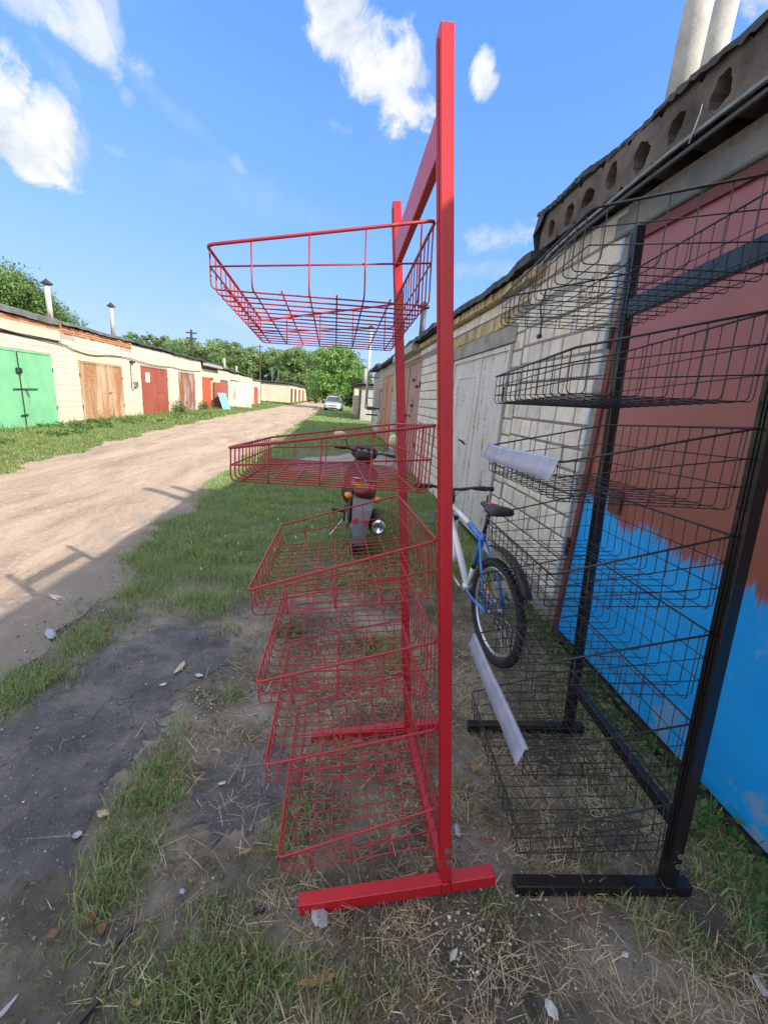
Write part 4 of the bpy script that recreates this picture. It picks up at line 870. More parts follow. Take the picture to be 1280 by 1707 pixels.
TG = [(.13, .22, .06), (.18, .29, .09), (.25, .36, .13), (.08, .14, .045)]
pr = [.35, .35, .15, .15]
tree('willow_tree', 'tall willow with pale green drooping foliage at the left edge behind the garages', -23.2, 30, 9.6, 7.2, 2.5, 42000, .16, TG, pr, 16, droop=.8)
tree('willow_tree', 'lower willow just right of the tall one behind the left roofs', -20.6, 31, 7.4, 5.0, 1.5, 20000, .15, TG, pr, 12, droop=.6, seed=3)
tree('willow_tree', 'third low willow tapering off behind the second left chimney', -19.8, 33, 6.3, 4.2, 1.2, 11000, .14, TG, pr, 9, droop=.5, seed=5)
tree('willow_tree', 'willow half out of frame behind the tallest one', -28, 33, 10, 7, 2.5, 12000, .25, TG, pr, 12, seed=8)
tree('far_tree', 'rounded treetop showing over the roof right of the two left chimneys', -24.5, 60, 7.5, 5.5, 2, 7000, .3, TG, pr, 9, seed=4)
tree('far_tree', 'small bluish treetop peeping over the left roof ridge', -28.5, 64, 7.4, 5, 2, 5000, .3, TG, pr, 8, seed=9)
k = 0
TB = [(.19, .29, .10), (.25, .36, .14), (.32, .42, .19), (.15, .23, .09)]  # leaf tints paled, putting slight distance haze into the colour
for x_, h_, w_, l in [(-34, 8.9, 7, 'leftmost of the far bright green tree row'), (-30, 9.8, 7, 'second tree of the far bright green row'), (-26, 10.4, 7, 'third and broadest topped tree of the far row'), (-22, 10.3, 7, 'tree of the far row left of the wooden pole'), (-18.5, 9.0, 6, 'dip in the far tree row behind the wooden pole'),
                      (-14, 10.2, 6.5, 'far tree just right of the wooden pole'), (-9.5, 10.4, 7, 'high rounded tree in the middle of the far row'), (-5.6, 9.6, 6, 'far tree left behind the round leafy tree'), (-1, 8.4, 6, 'far tree hidden behind the round leafy tree'), (3.5, 7.4, 5.5, 'low far tree right of the pale vent pipe')]:
    tree('far_tree', l, x_, 88+(k % 3)*3, h_+.35, w_*1.35, .3, 15000, .40, TB, pr, 22, 'far row of bright green trees', seed=20+k); k += 1
tree('round_tree', 'round leafy tree over the silver car', -.9, 50, 6.6, 6.9, 1.0, 30000, .26, [(.18, .33, .08), (.24, .42, .11), (.32, .50, .16), (.10, .18, .06)], pr, 20, 'trees round the silver car', seed=40)
tree('dark_tree', 'dark shaded tree between the silver car and the sheds', 1.6, 43, 3.4, 2.6, .3, 9000, .16, [(.03, .07, .02), (.05, .10, .03)], [.6, .4], 9, 'trees round the silver car', seed=41)
o = link('hedge', leaves_mesh('hedge', np.stack([rng.uniform(-60, 30, 14000), rng.uniform(112, 118, 14000), np.abs(rng.normal(0, 2.2, 14000))], 1), rng.uniform(.4, .8, 14000), tints(14000, TG, pr)), 'leaf'); o['kind'] = 'stuff'; o['label'] = 'far undergrowth closing off the view'

# ------------------------------------------------------------------ racks
def stand_matrix(x, y, z, rz, ry, rx):
    return Matrix.Translation((x, y, z)) @ Matrix.Rotation(rz, 4, 'Z') @ Matrix.Rotation(ry, 4, 'Y') @ Matrix.Rotation(rx, 4, 'X')
def rack(label, Mx, Hh, L, a, b, mat, postw, topbar, botbar, holes=True):
    t = thing('display_rack', label, 'display rack'); t.matrix_world = Mx; pw, pt = postw
    for y in (0, L):
        p = MB().box((-pw/2, y-pt/2, .0), (pw/2, y+pt/2, Hh), .002); o = part('post', p, mat, t)
        part('slot_rail', MB().box((-pw/2-.003, y-.008, .12), (-pw/2, y-.003, Hh-.02)).box((-pw/2-.003, y+.003, .12), (-pw/2, y+.008, Hh-.02)), mat, o)
        for zq in ((.13, .17) if y == 0 else ()): part('bolt_head', MB().lathe([(.010, 0), (.010, .003), (.006, .006)], 10, 'y', (pw*.1, -pt/2-.006, zq)), 'steel', o)
        part('foot', MB().box((-a, y-.02, -.002), (-pw/2-.001, y+.02, .038), .002).box((pw/2+.001, y-.02, -.002), (b, y+.02, .038), .002).box((-pw/2-.001, y-.02, -.002), (pw/2+.001, y+.02, -.0005)), mat, t)
    part('weld_bead', MB().tube([(-pw/2, -pt/2-.001, .038), (0, -pt/2-.002, .040), (pw/2, -pt/2-.001, .038)], .0035, 6).tube([(-pw/2-.001, -pt/2, .038), (-pw/2-.002, 0, .041), (-pw/2-.001, pt/2, .038)], .0035, 6), mat, t, True)
    (z0, z1) = topbar; part('crossbar', MB().box((-.013, pt/2+.001, z0), (.010, L-pt/2-.001, z1), .002), mat, t)
    (z0, z1, x0, x1) = botbar; part('bottom_bar', MB().box((x0, pt/2+.001, z0), (x1, L-pt/2-.001, z1), .002), mat, t)
    return t
def basket_meshes(L, D, hr, hf, ny, nx, rings, rw, ww, mat, side_every):
    """local: rear top edge at x=0,z=0; front at x=-D,z=-(hr-hf); bottom z=-hr; y 0..L"""
    M_ = []; zf = -(hr-hf); rc = .013
    def arc(cx, cz, a0, a1, n=4): return [(cx+rc*math.cos(a), cz+rc*math.sin(a)) for a in [a0+(a1-a0)*k/n for k in range(n+1)]]
    rim = [(0, 0, 0), (-D, 0, zf), (-D, L, zf), (0, L, 0)]
    pts = []
    for i in range(4):
        p0 = Vector(rim[i-1]); p = Vector(rim[i]); p1 = Vector(rim[(i+1) % 4]); d0 = (p0-p).normalized()*.014; d1 = (p1-p).normalized()*.014
        pts += [p+d0, p+(d0+d1)*.28, p+d1]
    M_.append(('rim', MB().tube(pts, rw, 8, closed=True)))
    for fr in rings:                                        # horizontal rings part way down
        zr_, zf_ = -hr*fr, zf-hf*fr; e = .004
        M_.append(('ring_wire', MB().tube([(-e, e, zr_), (-D+e, e, zf_), (-D+e, L-e, zf_), (-e, L-e, zr_)], ww*1.1, 6, closed=True)))
    for k in range(ny):                                     # U shaped wires from rear rim under the floor to front rim
        y = L*(k+.5)/ny
        pr = [(0, 0)]+[(c, z) for c, z in arc(-rc, -hr+rc, 0, -PI/2)]+[(c, z) for c, z in arc(-D+rc, -hr+rc, -PI/2, -PI)]+[(-D, zf)]
        M_.append(('cross_wire', MB().tube([(x, y, z) for x, z in pr], ww, 5), ))
    for k in range(nx):
        x = -D*(k+.5)/nx; top = (x/-D)*zf; e = .006
        if k % side_every == 0:
            pr = [(0, top)]+[(c, z) for c, z in arc(rc, -hr+rc+ww, PI, 1.5*PI)]+[(c, z) for c, z in arc(L-rc, -hr+rc+ww, -PI/2, 0)]+[(L, top)]
            M_.append(('long_wire', MB().tube([(x, y, z) for y, z in pr], ww, 5)))
        else: M_.append(('long_wire', MB().tube([(x, .01, -hr+2*ww), (x, L-.01, -hr+2*ww)], ww, 5)))
    return [(n, m.mesh(n, True)) for n, m in M_]
def basket(label, Mst, meshes, mat, zr, zf, D, drop, y0, x0=-.02, group=None, jit=0):
    tilt = math.asin(max(-.3, min(.3, (zf-zr+drop)/D)))
    t = thing('wire_basket', label, 'basket', group=group)
    t.matrix_world = Mst @ Matrix.Translation((x0, y0, zr)) @ Matrix.Rotation(tilt+jit, 4, 'Y')
    for n, me in meshes:
        link(n, me, mat, t)
    return t
RM = stand_matrix(.404, .933, .019, .019, -.104, -.058); RLn = .69
rack('red steel display rack with six sloping wire baskets standing on the dry grass', RM, 2.23, RLn, .457, .161, 'red', (.030, .040), (2.02, 2.10), (.0, .035, -.012, .012))
rm = basket_meshes(RLn-.01, .49, .170, .080, 15, 8, [.5], .0038, .0020, 'red_wire', 2)
RED = [(1.888, 1.834, 'topmost red wire basket, above the wide empty gap'), (1.443, 1.407, 'second red wire basket from the top, in front of the motorcycle handlebars'), (1.150, 1.050, 'third red wire basket from the top, framing the motorcycle rear wheel'),
       (.861, .787, 'fourth red wire basket, first one wholly below the motorcycle'), (.581, .525, 'fifth red wire basket, second from the bottom above the far red foot'), (.304, .197, 'lowest red wire basket, just above the near red foot')]
for zr, zf, l in RED: basket(l, RM, rm, 'red_wire', zr, zf, .49, .09, .005, group='red wire baskets on the red rack')
BM = stand_matrix(1.131, .886, .023, -.085, -.052, -.046); BLn = .717
rack('black steel display rack with seven wire baskets beside the painted gate', BM, 2.224, BLn, .499, .075, 'black', (.036, .044), (1.90, 1.965), (.235, .285, -.015, .010))
bm_ = basket_meshes(BLn-.01, .48, .215, .105, 14, 7, [.36, .70], .0032, .0015, 'black_wire', 1)
BLK = [(2.06, 1.96, 'topmost black wire basket, against the dark red gate top and brick pillar'), (1.766, 1.665, 'second black wire basket from the top, level with the white bricks'), (1.486, 1.389, 'third black wire basket, with a clear price strip clipped on its front edge'),
       (1.205, 1.085, 'fourth black wire basket, where the red paint meets the blue'), (.918, .815, 'fifth black wire basket, in front of the blue paint and bicycle wheel'), (.627, .52, 'sixth black wire basket, with a sloping lavender price strip on its front edge'), (.341, .212, 'lowest black wire basket, just above the near black foot')]
for zr, zf, l in BLK: basket(l, BM, bm_, 'black_wire', zr, zf, .48, .11, .005, group='black wire baskets on the black rack')
# price strips on baskets three and six
m_, n_, b_, o_ = new_mat('clear_lavender_plastic'); b_.inputs['Base Color'].default_value = (.60, .62, .76, 1); b_.inputs['Roughness'].default_value = .16
tr = n_.n('ShaderNodeBsdfTransparent'); mx = n_.n('ShaderNodeMixShader'); tr.inputs[0].default_value = (.85, .87, 1, 1)
n_.set(mx.inputs[0], n_.ramp(n_.noise(objc(n_), 9, 3), [(.3, .40), (.7, .68)])); n_.t.links.new(tr.outputs[0], mx.inputs[1]); n_.t.links.new(b_.outputs[0], mx.inputs[2]); n_.t.links.new(mx.outputs[0], o_.inputs[0]); MT['strip'] = m_
def strip(label, Mx, y0, y1, hgt, dz=0, twist=0, skew=0):
    prof = [(.004, .004), (-.008, .006), (-.012, -.004), (-.018, -hgt*.5), (-.030, -hgt), (-.027, -hgt-.002), (-.014, -hgt*.5), (-.009, -.004), (-.006, .002), (.004, .001)]
    ys_ = np.linspace(y0, y1, 16); rings = []
    for k, yv in enumerate(ys_):
        tt_ = k/15; rings.append([(x+skew*tt_, yv, z+.002*math.sin(tt_*7)) for x, z in prof])
    o = part('price_strip', MB().loft(rings), 'strip', None, True); o.matrix_world = Mx; return tag(o, label, 'price strip')
strip('clear plastic price strip on the front edge of the third black basket', BM @ Matrix.Translation((-.503, 0, 1.392)), .01, .70, .052)
strip('lavender plastic price strip slanting down the sixth black basket front', BM @ Matrix.Translation((-.503, 0, .522)), .01, .70, .052)

# ------------------------------------------------------------------ bicycle
t = thing('bicycle', 'white and blue mountain bicycle propped between the racks and the white gate', 'bicycle')
t.matrix_world = Matrix.Translation((.985, 2.16, .015)) @ Matrix.Rotation(1.675, 4, 'Z') @ Matrix.Rotation(-.035, 4, 'X') @ Matrix.Scale(.968, 4)
MT['bwhite'] = plain('white_frame_paint', (.70, .71, .74), .25, 0, .05, 10, 0, coat=.5); MT['bblue'] = plain('blue_frame_paint', (.02, .17, .60), .25, 0, .1, 10, 0, coat=.5)
HT, HB, BB, ST = (.855, 0, .80), (.885, 0, .69), (.43, 0, .29), (.29, 0, .70)
def steer(*pts, a=-.22):
    out = []
    for p in pts:
        dx, dy = p[0]-.87, p[1]; out.append((.87+dx*math.cos(a)-dy*math.sin(a), dx*math.sin(a)+dy*math.cos(a), p[2]))
    return out
def lerp(a, b, k): return tuple(a[i]*(1-k)+b[i]*k for i in range(3))
fr = MB().tube([HT, HB], .021, 10).tube([HB, BB], [.024, .027], 10).tube([lerp(HT, HB, .2), lerp(HT, ST, .62)], .019, 10).tube([BB, lerp(BB, ST, .42)], .017, 10).lathe([(.026, -.035), (.026, .035)], 12, 'y', BB)
part('frame', fr, 'bwhite', t, True)
part('frame_sleeve', MB().tube([lerp(HT, ST, .62), ST], .021, 10).tube([lerp(BB, ST, .52), (.268, 0, .75)], .018, 10), 'bblue', t, True, label='blue part of the frame')
part('frame_band', MB().tube([lerp(BB, ST, .42), lerp(BB, ST, .52)], .0175, 10), 'blackp', t, True)
for s in (-1, 1):
    part('seat_stay', MB().tube([(.28, s*.02, .70), (.12, s*.055, .5), (0, s*.065, .335)], .009, 8), 'bblue', t, True)
    part('chain_stay', MB().tube([(.40, s*.03, .29), (.2, s*.055, .305), (0, s*.065, .33)], .010, 8), 'bblue', t, True)
    part('fork_leg', MB().tube(steer((.90, s*.055, .66), (1.01, s*.06, .36)), [.018, .013], 8), 'bwhite', t, True)
part('fork_crown', MB().box((.875, -.075, .645), (.92, .075, .685), .008), 'blackp', t)
part('seat_post', MB().tube([(.272, 0, .74), (.225, 0, .90)], .013, 8), 'blackp', t, True)
sd = MB().loft([ring(.05, 0, .935, .07, .012, 14), ring(.08, 0, .945, .085, .026, 14), ring(.15, 0, .94, .075, .026, 14), ring(.22, 0, .935, .040, .022, 14), ring(.33, 0, .935, .020, .014, 14), ring(.345, 0, .932, .012, .008, 14)])
s_ = part('saddle', sd, 'blackp', t, True); part('saddle_rail', MB().tube([(.09, .022, .918), (.15, .022, .90), (.28, .012, .92)], .004, 5).tube([(.09, -.022, .918), (.15, -.022, .90), (.28, -.012, .92)], .004, 5), 'steel', s_)
part('saddle_patch', MB().loft([ring(.18, 0, .962, .03, .004, 10), ring(.25, 0, .955, .025, .005, 10)]), plain('red_cloth', (.45, .05, .05), .7), s_)
part('stem', MB().tube([HT]+steer((.845, 0, .86), (.90, 0, .90)), .016, 8), 'blackp', t, True)
hb = part('handlebar', MB().tube(steer((.86, -.30, .925), (.885, -.18, .925), (.905, -.05, .90), (.905, .05, .90), (.885, .18, .925), (.86, .30, .925)), .0115, 8), 'blackp', t, True)
for s in (-1, 1):
    part('grip', MB().tube(steer((.875, s*.20, .925), (.85, s*.31, .925)), .017, 10), 'rubber', hb, True)
    part('brake_lever', MB().tube(steer((.895, s*.15, .915), (.93, s*.17, .90), (.925, s*.27, .895)), .006, 6), 'blackp', hb)
part('brake_cable', MB().tube([(.92, -.15, .89), (.99, -.10, .86), (.98, -.02, .76), (.91, .0, .68)], .003, 5).tube([(.92, .15, .89), (.99, .12, .84), (.93, .03, .70), (.88, .02, .62)], .003, 5), 'rubber', t)
def wheel(hub, turn=0):
    w_ = bpy.data.objects.new('wheel', None); col.objects.link(w_); w_.parent = t; w_.location = hub; w_.rotation_euler = (0, 0, turn)
    R0_ = .300; mb = MB().tube([(R0_*math.cos(a), 0, R0_*math.sin(a)) for a in np.linspace(0, 2*PI, 48, endpoint=False)], .025, 10, closed=True)
    for k in range(60):
        a = 2*PI*k/60; 
        for s in (-1, 1):
            c = ((R0_+.022)*math.cos(a+s*.02), s*.011, (R0_+.022)*math.sin(a+s*.02)); mb.box((c[0]-.007, c[1]-.007, c[2]-.007), (c[0]+.007, c[1]+.007, c[2]+.007))
    part('tyre', mb, 'rubber', w_, True)
    rr = .268; rim = MB(); rings = []
    for a in np.linspace(0, 2*PI, 49): rings.append([(q*math.cos(a), yv, q*math.sin(a)) for q, yv in ((rr+.012, -.011), (rr-.008, -.011), (rr-.014, 0), (rr-.008, .011), (rr+.012, .011))])
    part('rim', rim.loft(rings, caps=False), plain('silver_rim', (.62, .62, .64), .25, .8, .1, 10, 0), w_, True)
    part('hub', MB().lathe([(.010, -.055), (.026, -.035), (.016, -.028), (.016, .028), (.026, .035), (.010, .055)], 12, 'y'), 'steel', w_, True)
    sp = MB().tube([(.022, .032, 0), (.258*math.cos(.35), 0, .258*math.sin(.35))], .0012, 4).mesh('spoke')
    for k in range(28):
        o = link('spoke', sp, 'steel', w_); o.rotation_euler = (0, 2*PI*k/28, 0)
        if k % 2: o.scale = (1, -1, 1)
    return w_
MT['steel2'] = MT['steel']
w1 = wheel((0, 0, .328)); w2 = wheel(steer((1.04, 0, .328))[0], -.22)
part('reflector', MB().box((.12, -.012, -.012), (.20, .012, .014), .003), plain('amber_reflector', (.85, .32, .02), .2), w1, rot=(0, -.5, 0))
part('sprocket', MB().lathe([(.045, -.044), (.045, -.04), (.03, -.052), (.015, -.056)][::-1], 18, 'y'), 'darksteel', w1)
part('brake_disc', MB().lathe([(.07, .044), (.07, .046), (.03, .047)], 20, 'y'), 'steel', w1)
part('chain', MB().tube([(0, -.045, .373), (.43, -.045, .375)], .004, 5).tube([(0, -.045, .285), (.43, -.045, .21)], .004, 5), 'darksteel', t)
part('chainring', MB().lathe([(.088, -.047), (.088, -.043), (.02, -.040)], 24, 'y', BB), 'darksteel', t, True)
for sg, e_ in ((1, (.585, .075, .34)), (-1, (.275, -.075, .24))):
    ck = part('crank', MB().tube([(.43, sg*.05, .29), (.45, sg*.06, .296 if sg > 0 else .284), e_], .011, 8), 'steel', t, True)
    part('pedal', MB().box((e_[0]-.045, min(sg*.08, sg*.17), e_[2]-.012), (e_[0]+.045, max(sg*.08, sg*.17), e_[2]+.012), .004), 'steel', ck)
def guard(cx, cz, r, a0, a1, wd, mat):
    rings = []
    for a in np.linspace(a0, a1, 16): rings.append([(cx+(r+dr)*math.cos(a), yv, cz+(r+dr)*math.sin(a)) for dr, yv in ((0, -wd), (.010, -wd*.5), (.010, wd*.5), (0, wd), (.007, wd*.5), (.007, -wd*.5))])
    part('mudguard', MB().loft(rings), mat, t, True)
guard(0, .33, .40, 2.5, 1.2, .032, 'blackp'); guard(1.03, .33, .345, .4, 3.0, .03, 'bwhite')

# ------------------------------------------------------------------ motorcycle
t = thing('motorcycle', 'small orange and black motorcycle parked in the grass behind the red rack', 'motorcycle')
t.matrix_world = Matrix.Translation((.185, 3.93, -.01)) @ Matrix.Rotation(R(89), 4, 'Z') @ Matrix.Rotation(R(6), 4, 'X')
MT['orange'] = plain('orange_fairing', (.50, .20, .02), .25, 0, .1, 8, 0, coat=.6); MT['mred'] = plain('dark_fairing', (.045, .012, .014), .3, 0, .1, 8, 0, coat=.5)
MT['greyp'] = plain('grey_plastic', (.13, .135, .15), .45, 0, .1, 20, .1); MT['seat'] = plain('worn_dark_seat', (.045, .022, .025), .55, 0, .2, 20, .2); MT['chrome'] = plain('chrome', (.75, .76, .78), .12, 1, .05, 5, 0)
def mwheel(x):
    w_ = bpy.data.objects.new('wheel', None); col.objects.link(w_); w_.parent = t; w_.location = (x, 0, .28)
    part('tyre', MB().tube([(.245*math.cos(a), 0, .245*math.sin(a)) for a in np.linspace(0, 2*PI, 40, endpoint=False)], .040, 12, closed=True), 'rubber', w_, True)
    part('rim', MB().lathe([(.205, -.03), (.215, -.03), (.20, 0), (.215, .03), (.205, .03), (.19, 0)], 32, 'y'), 'greyp', w_, True)
    part('hub', MB().lathe([(.03, -.07), (.07, -.05), (.07, .05), (.03, .07)], 16, 'y'), 'steel', w_, True)
    for k in range(6): part('wheel_spoke', MB().box((.05, -.012, -.015), (.20, .012, .015)), 'greyp', w_, rot=(0, k*PI/3, 0))
mwheel(0); mwheel(1.22)
part('rear_mudguard', MB().loft([[(x_, -w_, z_), (x_-.008, 0, z_-.004), (x_, w_, z_), (x_+.02, w_*.95, z_+.006), (x_+.016, 0, z_), (x_+.02, -w_*.95, z_+.006)] for x_, z_, w_ in ((-.02, .64, .085), (-.15, .61, .095), (-.26, .53, .092), (-.315, .42, .078), (-.340, .30, .062), (-.345, .22, .052))]), 'greyp', t)
for s in (-1, 1): part('reflector', MB().lathe([(.024, 0), (.024, -.010), (.012, -.014)], 14, 'x', (-.318, s*.050, .44)), plain('red_reflector', (.65, .03, .05), .2), t)
part('tail_light', MB().loft([ring(-.16, 0, .655, .085, .038, 14), ring(-.10, 0, .665, .10, .048, 14), ring(.02, 0, .67, .10, .05, 14)]), plain('tail_lens', (.13, .010, .014), .15), t, True)
part('tail_fairing', MB().loft([ring(-.12, 0, .70, .07, .02, 14), ring(-.02, 0, .705, .11, .035, 14), ring(.20, 0, .66, .13, .07, 14), ring(.45, 0, .58, .12, .09, 14)]), 'orange', t, True)
for s in (-1, 1):
    part('indicator', MB().loft([ring(-.12, s*.13, .60, .035, .022, 10), ring(-.06, s*.14, .60, .04, .028, 10), ring(-.02, s*.13, .60, .025, .02, 10)]), plain('amber_lens', (.75, .22, .02), .2), t, True)
    part('shock_absorber', MB().tube([(.03, s*.095, .30), (.16, s*.10, .60)], .022, 8), 'darksteel', t)
    part('footrest', MB().tube([(.50, s*.08, .28), (.50, s*.27, .28)], .016, 8), 'rubber', t)
part('seat', MB().loft([ring(-.02, 0, .755, .09, .02, 16), ring(.05, 0, .765, .12, .035, 16), ring(.30, 0, .755, .125, .04, 16), ring(.50, 0, .73, .11, .045, 16), ring(.66, 0, .71, .07, .03, 16)]), 'seat', t, True)
part('grab_rail', MB().tube([(.10, .12, .74), (-.06, .12, .77), (-.10, 0, .775), (-.06, -.12, .77), (.10, -.12, .74)], .010, 8), 'steel', t, True)
part('engine', MB().box((.36, -.10, .20), (.66, .10, .40), .03).lathe([(.10, -.14), (.11, -.10), (.11, .10), (.10, .14)], 18, 'y', (.42, 0, .30)), 'darksteel', t)
part('leg_shield', MB().loft([ring(.66, 0, .42, .10, .12, 16), ring(.76, 0, .50, .20, .22, 16), ring(.86, 0, .56, .21, .27, 16), ring(.93, 0, .64, .12, .22, 16)]), 'mred', t, True)
part('centre_frame', MB().loft([ring(.45, 0, .50, .08, .10, 12), ring(.66, 0, .45, .07, .10, 12), ring(.80, 0, .55, .07, .12, 12)]), 'orange', t, True)
part('head_fairing', MB().loft([ring(.86, 0, .86, .07, .05, 16), ring(.90, 0, .90, .15, .07, 16), ring(.98, 0, .90, .16, .09, 16), ring(1.08, 0, .84, .10, .07, 16)]), 'blackp', t, True)
ds = part('dashboard', MB().box((-.004, -.11, -.045), (.01, .11, .045), .008), 'blackp', t, loc=(.872, 0, .93), rot=(0, -.75, 0))
part('dial', MB().lathe([(.036, -.001), (.036, -.006), (.03, -.006)], 20, 'x', (-.004, 0, 0)), plain('dial_face', (.5, .52, .55), .2), ds); part('dial', MB().lathe([(.026, -.001), (.026, -.006)], 16, 'x', (-.004, .072, 0)), plain('dial_face', (.5, .52, .55), .2), ds); part('dial', MB().lathe([(.026, -.001), (.026, -.006)], 16, 'x', (-.004, -.072, 0)), plain('dial_face', (.5, .52, .55), .2), ds)
hb = part('handlebar', MB().tube([(.80, -.34, .93), (.86, -.20, .93), (.90, 0, .90), (.86, .20, .93), (.80, .34, .93)], .012, 8), 'blackp', t, True)
MT['mirror'] = plain('mirror_backing', (.62, .50, .34), .25, .2, .05, 4, 0)
for s in (-1, 1):
    part('grip', MB().tube([(.83, s*.23, .93), (.79, s*.35, .93)], .018, 10), 'rubber', hb, True)
    part('brake_lever', MB().tube([(.87, s*.21, .925), (.86, s*.33, .915)], .006, 6), 'steel', hb)
    mr = part('mirror', MB().lathe([(.001, 0), (.045, .004), (.062, .016), (.058, .024), (.001, .030)], 18, 'x') if s > 0 else MB().lathe([(.001, 0), (.045, .004), (.062, .016), (.058, .024), (.001, .030)], 18, 'x'), 'mirror', t, True, loc=(.83, s*.30, 1.10 if s < 0 else 1.06)); mr.scale = (1, 1.0 if s < 0 else 1.3, 1.25 if s < 0 else .8); mr.rotation_euler = (s*.2, 0, s*.15)
    part('mirror_stalk', MB().tube([(.87, s*.20, .94), (.86, s*.24, 1.02), (.855, s*.28, 1.08 if s < 0 else 1.05)], .006, 6), 'blackp', t)
part('muffler', MB().lathe([(.03, .35), (.065, .28), (.080, .0), (.084, -.13), (.076, -.17), (.055, -.17), (.050, -.14)], 20, 'x', (-.02, -.18, .36)), 'darksteel', t, True)
part('muffler_end', MB().lathe([(.078, -.165), (.080, -.176), (.062, -.192), (.040, -.190), (.034, -.172)], 20, 'x', (-.02, -.18, .36)), 'chrome', t, True)
part('exhaust_pipe', MB().tube([(.30, -.17, .36), (.45, -.15, .26), (.70, -.10, .22), (.80, -.04, .35)], .018, 8), 'steel', t, True)
part('chain_case', MB().box((.0, .085, .24), (.40, .12, .34), .02), 'greyp', t); part('swing_arm', MB().box((0, -.10, .26), (.42, -.07, .30), .006).box((0, .065, .26), (.42, .083, .30), .006), 'steel', t)
for s in (-1, 1): part('fork_leg', MB().tube([(.96, s*.08, .80), (1.20, s*.08, .28)], .022, 8), 'steel', t)
part('front_mudguard', MB().loft([ring(1.0, 0, .50, .05, .015, 10), ring(1.15, 0, .575, .065, .02, 10), ring(1.3, 0, .56, .06, .02, 10), ring(1.45, 0, .46, .045, .01, 10)]), 'orange', t, True)
part('side_stand', MB().tube([(.48, .10, .25), (.44, .25, .0)], .010, 6), 'steel', t)

# ------------------------------------------------------------------ cars
def car(label, x, y, rz, mat, sc_=1.0):
    t = thing('parked_car', label, 'car', (x, y, 0), rz); t.scale = (sc_,)*3
    W = .86
    def sec(xx, zb, zt, w_, n=20, p=5): return ring(xx, 0, (zb+zt)/2, w_, (zt-zb)/2, n, p)
    part('body', MB().loft([sec(-2.05, .35, .80, .70), sec(-1.95, .25, .95, .80), sec(-1.2, .22, 1.0, W), sec(0, .22, .98, W), sec(1.1, .22, .95, W), sec(1.75, .22, .82, .82), sec(2.02, .26, .70, .72), sec(2.08, .30, .60, .62)]), mat, t, True)
    part('roof', MB().loft([ring(-1.6, 0, 1.0, .70, .06, 16, 4), ring(-1.2, 0, 1.35, .62, .08, 16, 4), ring(-.2, 0, 1.44, .60, .05, 16, 4), ring(.35, 0, 1.38, .60, .05, 16, 4)]), mat, t, True)
    part('cabin_glass', MB().add([(-1.75, -.70, .98), (-1.75, .70, .98), (1.05, .74, .95), (1.05, -.74, .95), (-1.15, -.58, 1.36), (-1.15, .58, 1.36), (.36, .58, 1.37), (.36, -.58, 1.37)], [(0, 3, 2, 1), (4, 5, 6, 7), (0, 1, 5, 4), (1, 2, 6, 5), (2, 3, 7, 6), (3, 0, 4, 7)]), plain('car_glass', (.03, .04, .05), .06), t)
    for s in (-1, 1):
        part('headlight', MB().loft([ring(1.78, s*.62, .68, .16, .09, 12, 3), ring(2.0, s*.58, .66, .13, .07, 12, 3), ring(2.04, s*.55, .65, .09, .05, 12, 3)]), plain('lamp_glass', (.75, .77, .8), .1), t, True)
        part('wing_mirror', MB().loft([ring(.70, s*.95, 1.0, .07, .05, 10), ring(.78, s*.95, 1.0, .09, .07, 10)]), mat, t, True)
        part('roof_pillar', MB().tube([(.36, s*.60, 1.38), (1.08, s*.76, .95)], .03, 6), mat, t)
        for xx in (-1.3, 1.35):
            wq = part('wheel', MB().lathe([(.20, s*.66), (.31, s*.66), (.31, s*.86), (.20, s*.86)], 22, 'y', (xx, 0, .31)), 'rubber', t, True); part('rim', MB().lathe([(.19, s*.70), (.20, s*.865), (.06, s*.85)], 16, 'y', (xx, 0, .31)), 'steel', wq)
    part('grille', MB().box((2.04, -.33, .50), (2.095, .33, .58), .01), 'blackp', t); part('bumper', MB().loft([ring(1.9, 0, .36, .80, .11, 16, 4), ring(2.10, 0, .36, .66, .10, 16, 4)]), mat, t, True)
    part('air_intake', MB().box((2.08, -.40, .29), (2.115, .40, .38), .01), 'blackp', t); part('number_plate', MB().box((2.10, -.26, .40), (2.118, .26, .47)), plain('plate_white', (.7, .7, .68), .5), t)
    part('windscreen_wiper', MB().tube([(1.09, .3, .97), (.85, -.1, 1.12)], .008, 5), 'blackp', t)
    return t
car('silver hatchback parked facing the camera under the round tree', -.78, 44.0, R(-92), plain('silver_car_paint', (.50, .54, .60), .25, .5, .05, 5, 0, coat=.8))
car('dark car parked far off left of the silver hatchback', -4.6, 78, R(-60), plain('dark_car_paint', (.05, .06, .08), .2, .3, .05, 5, 0, coat=.8))

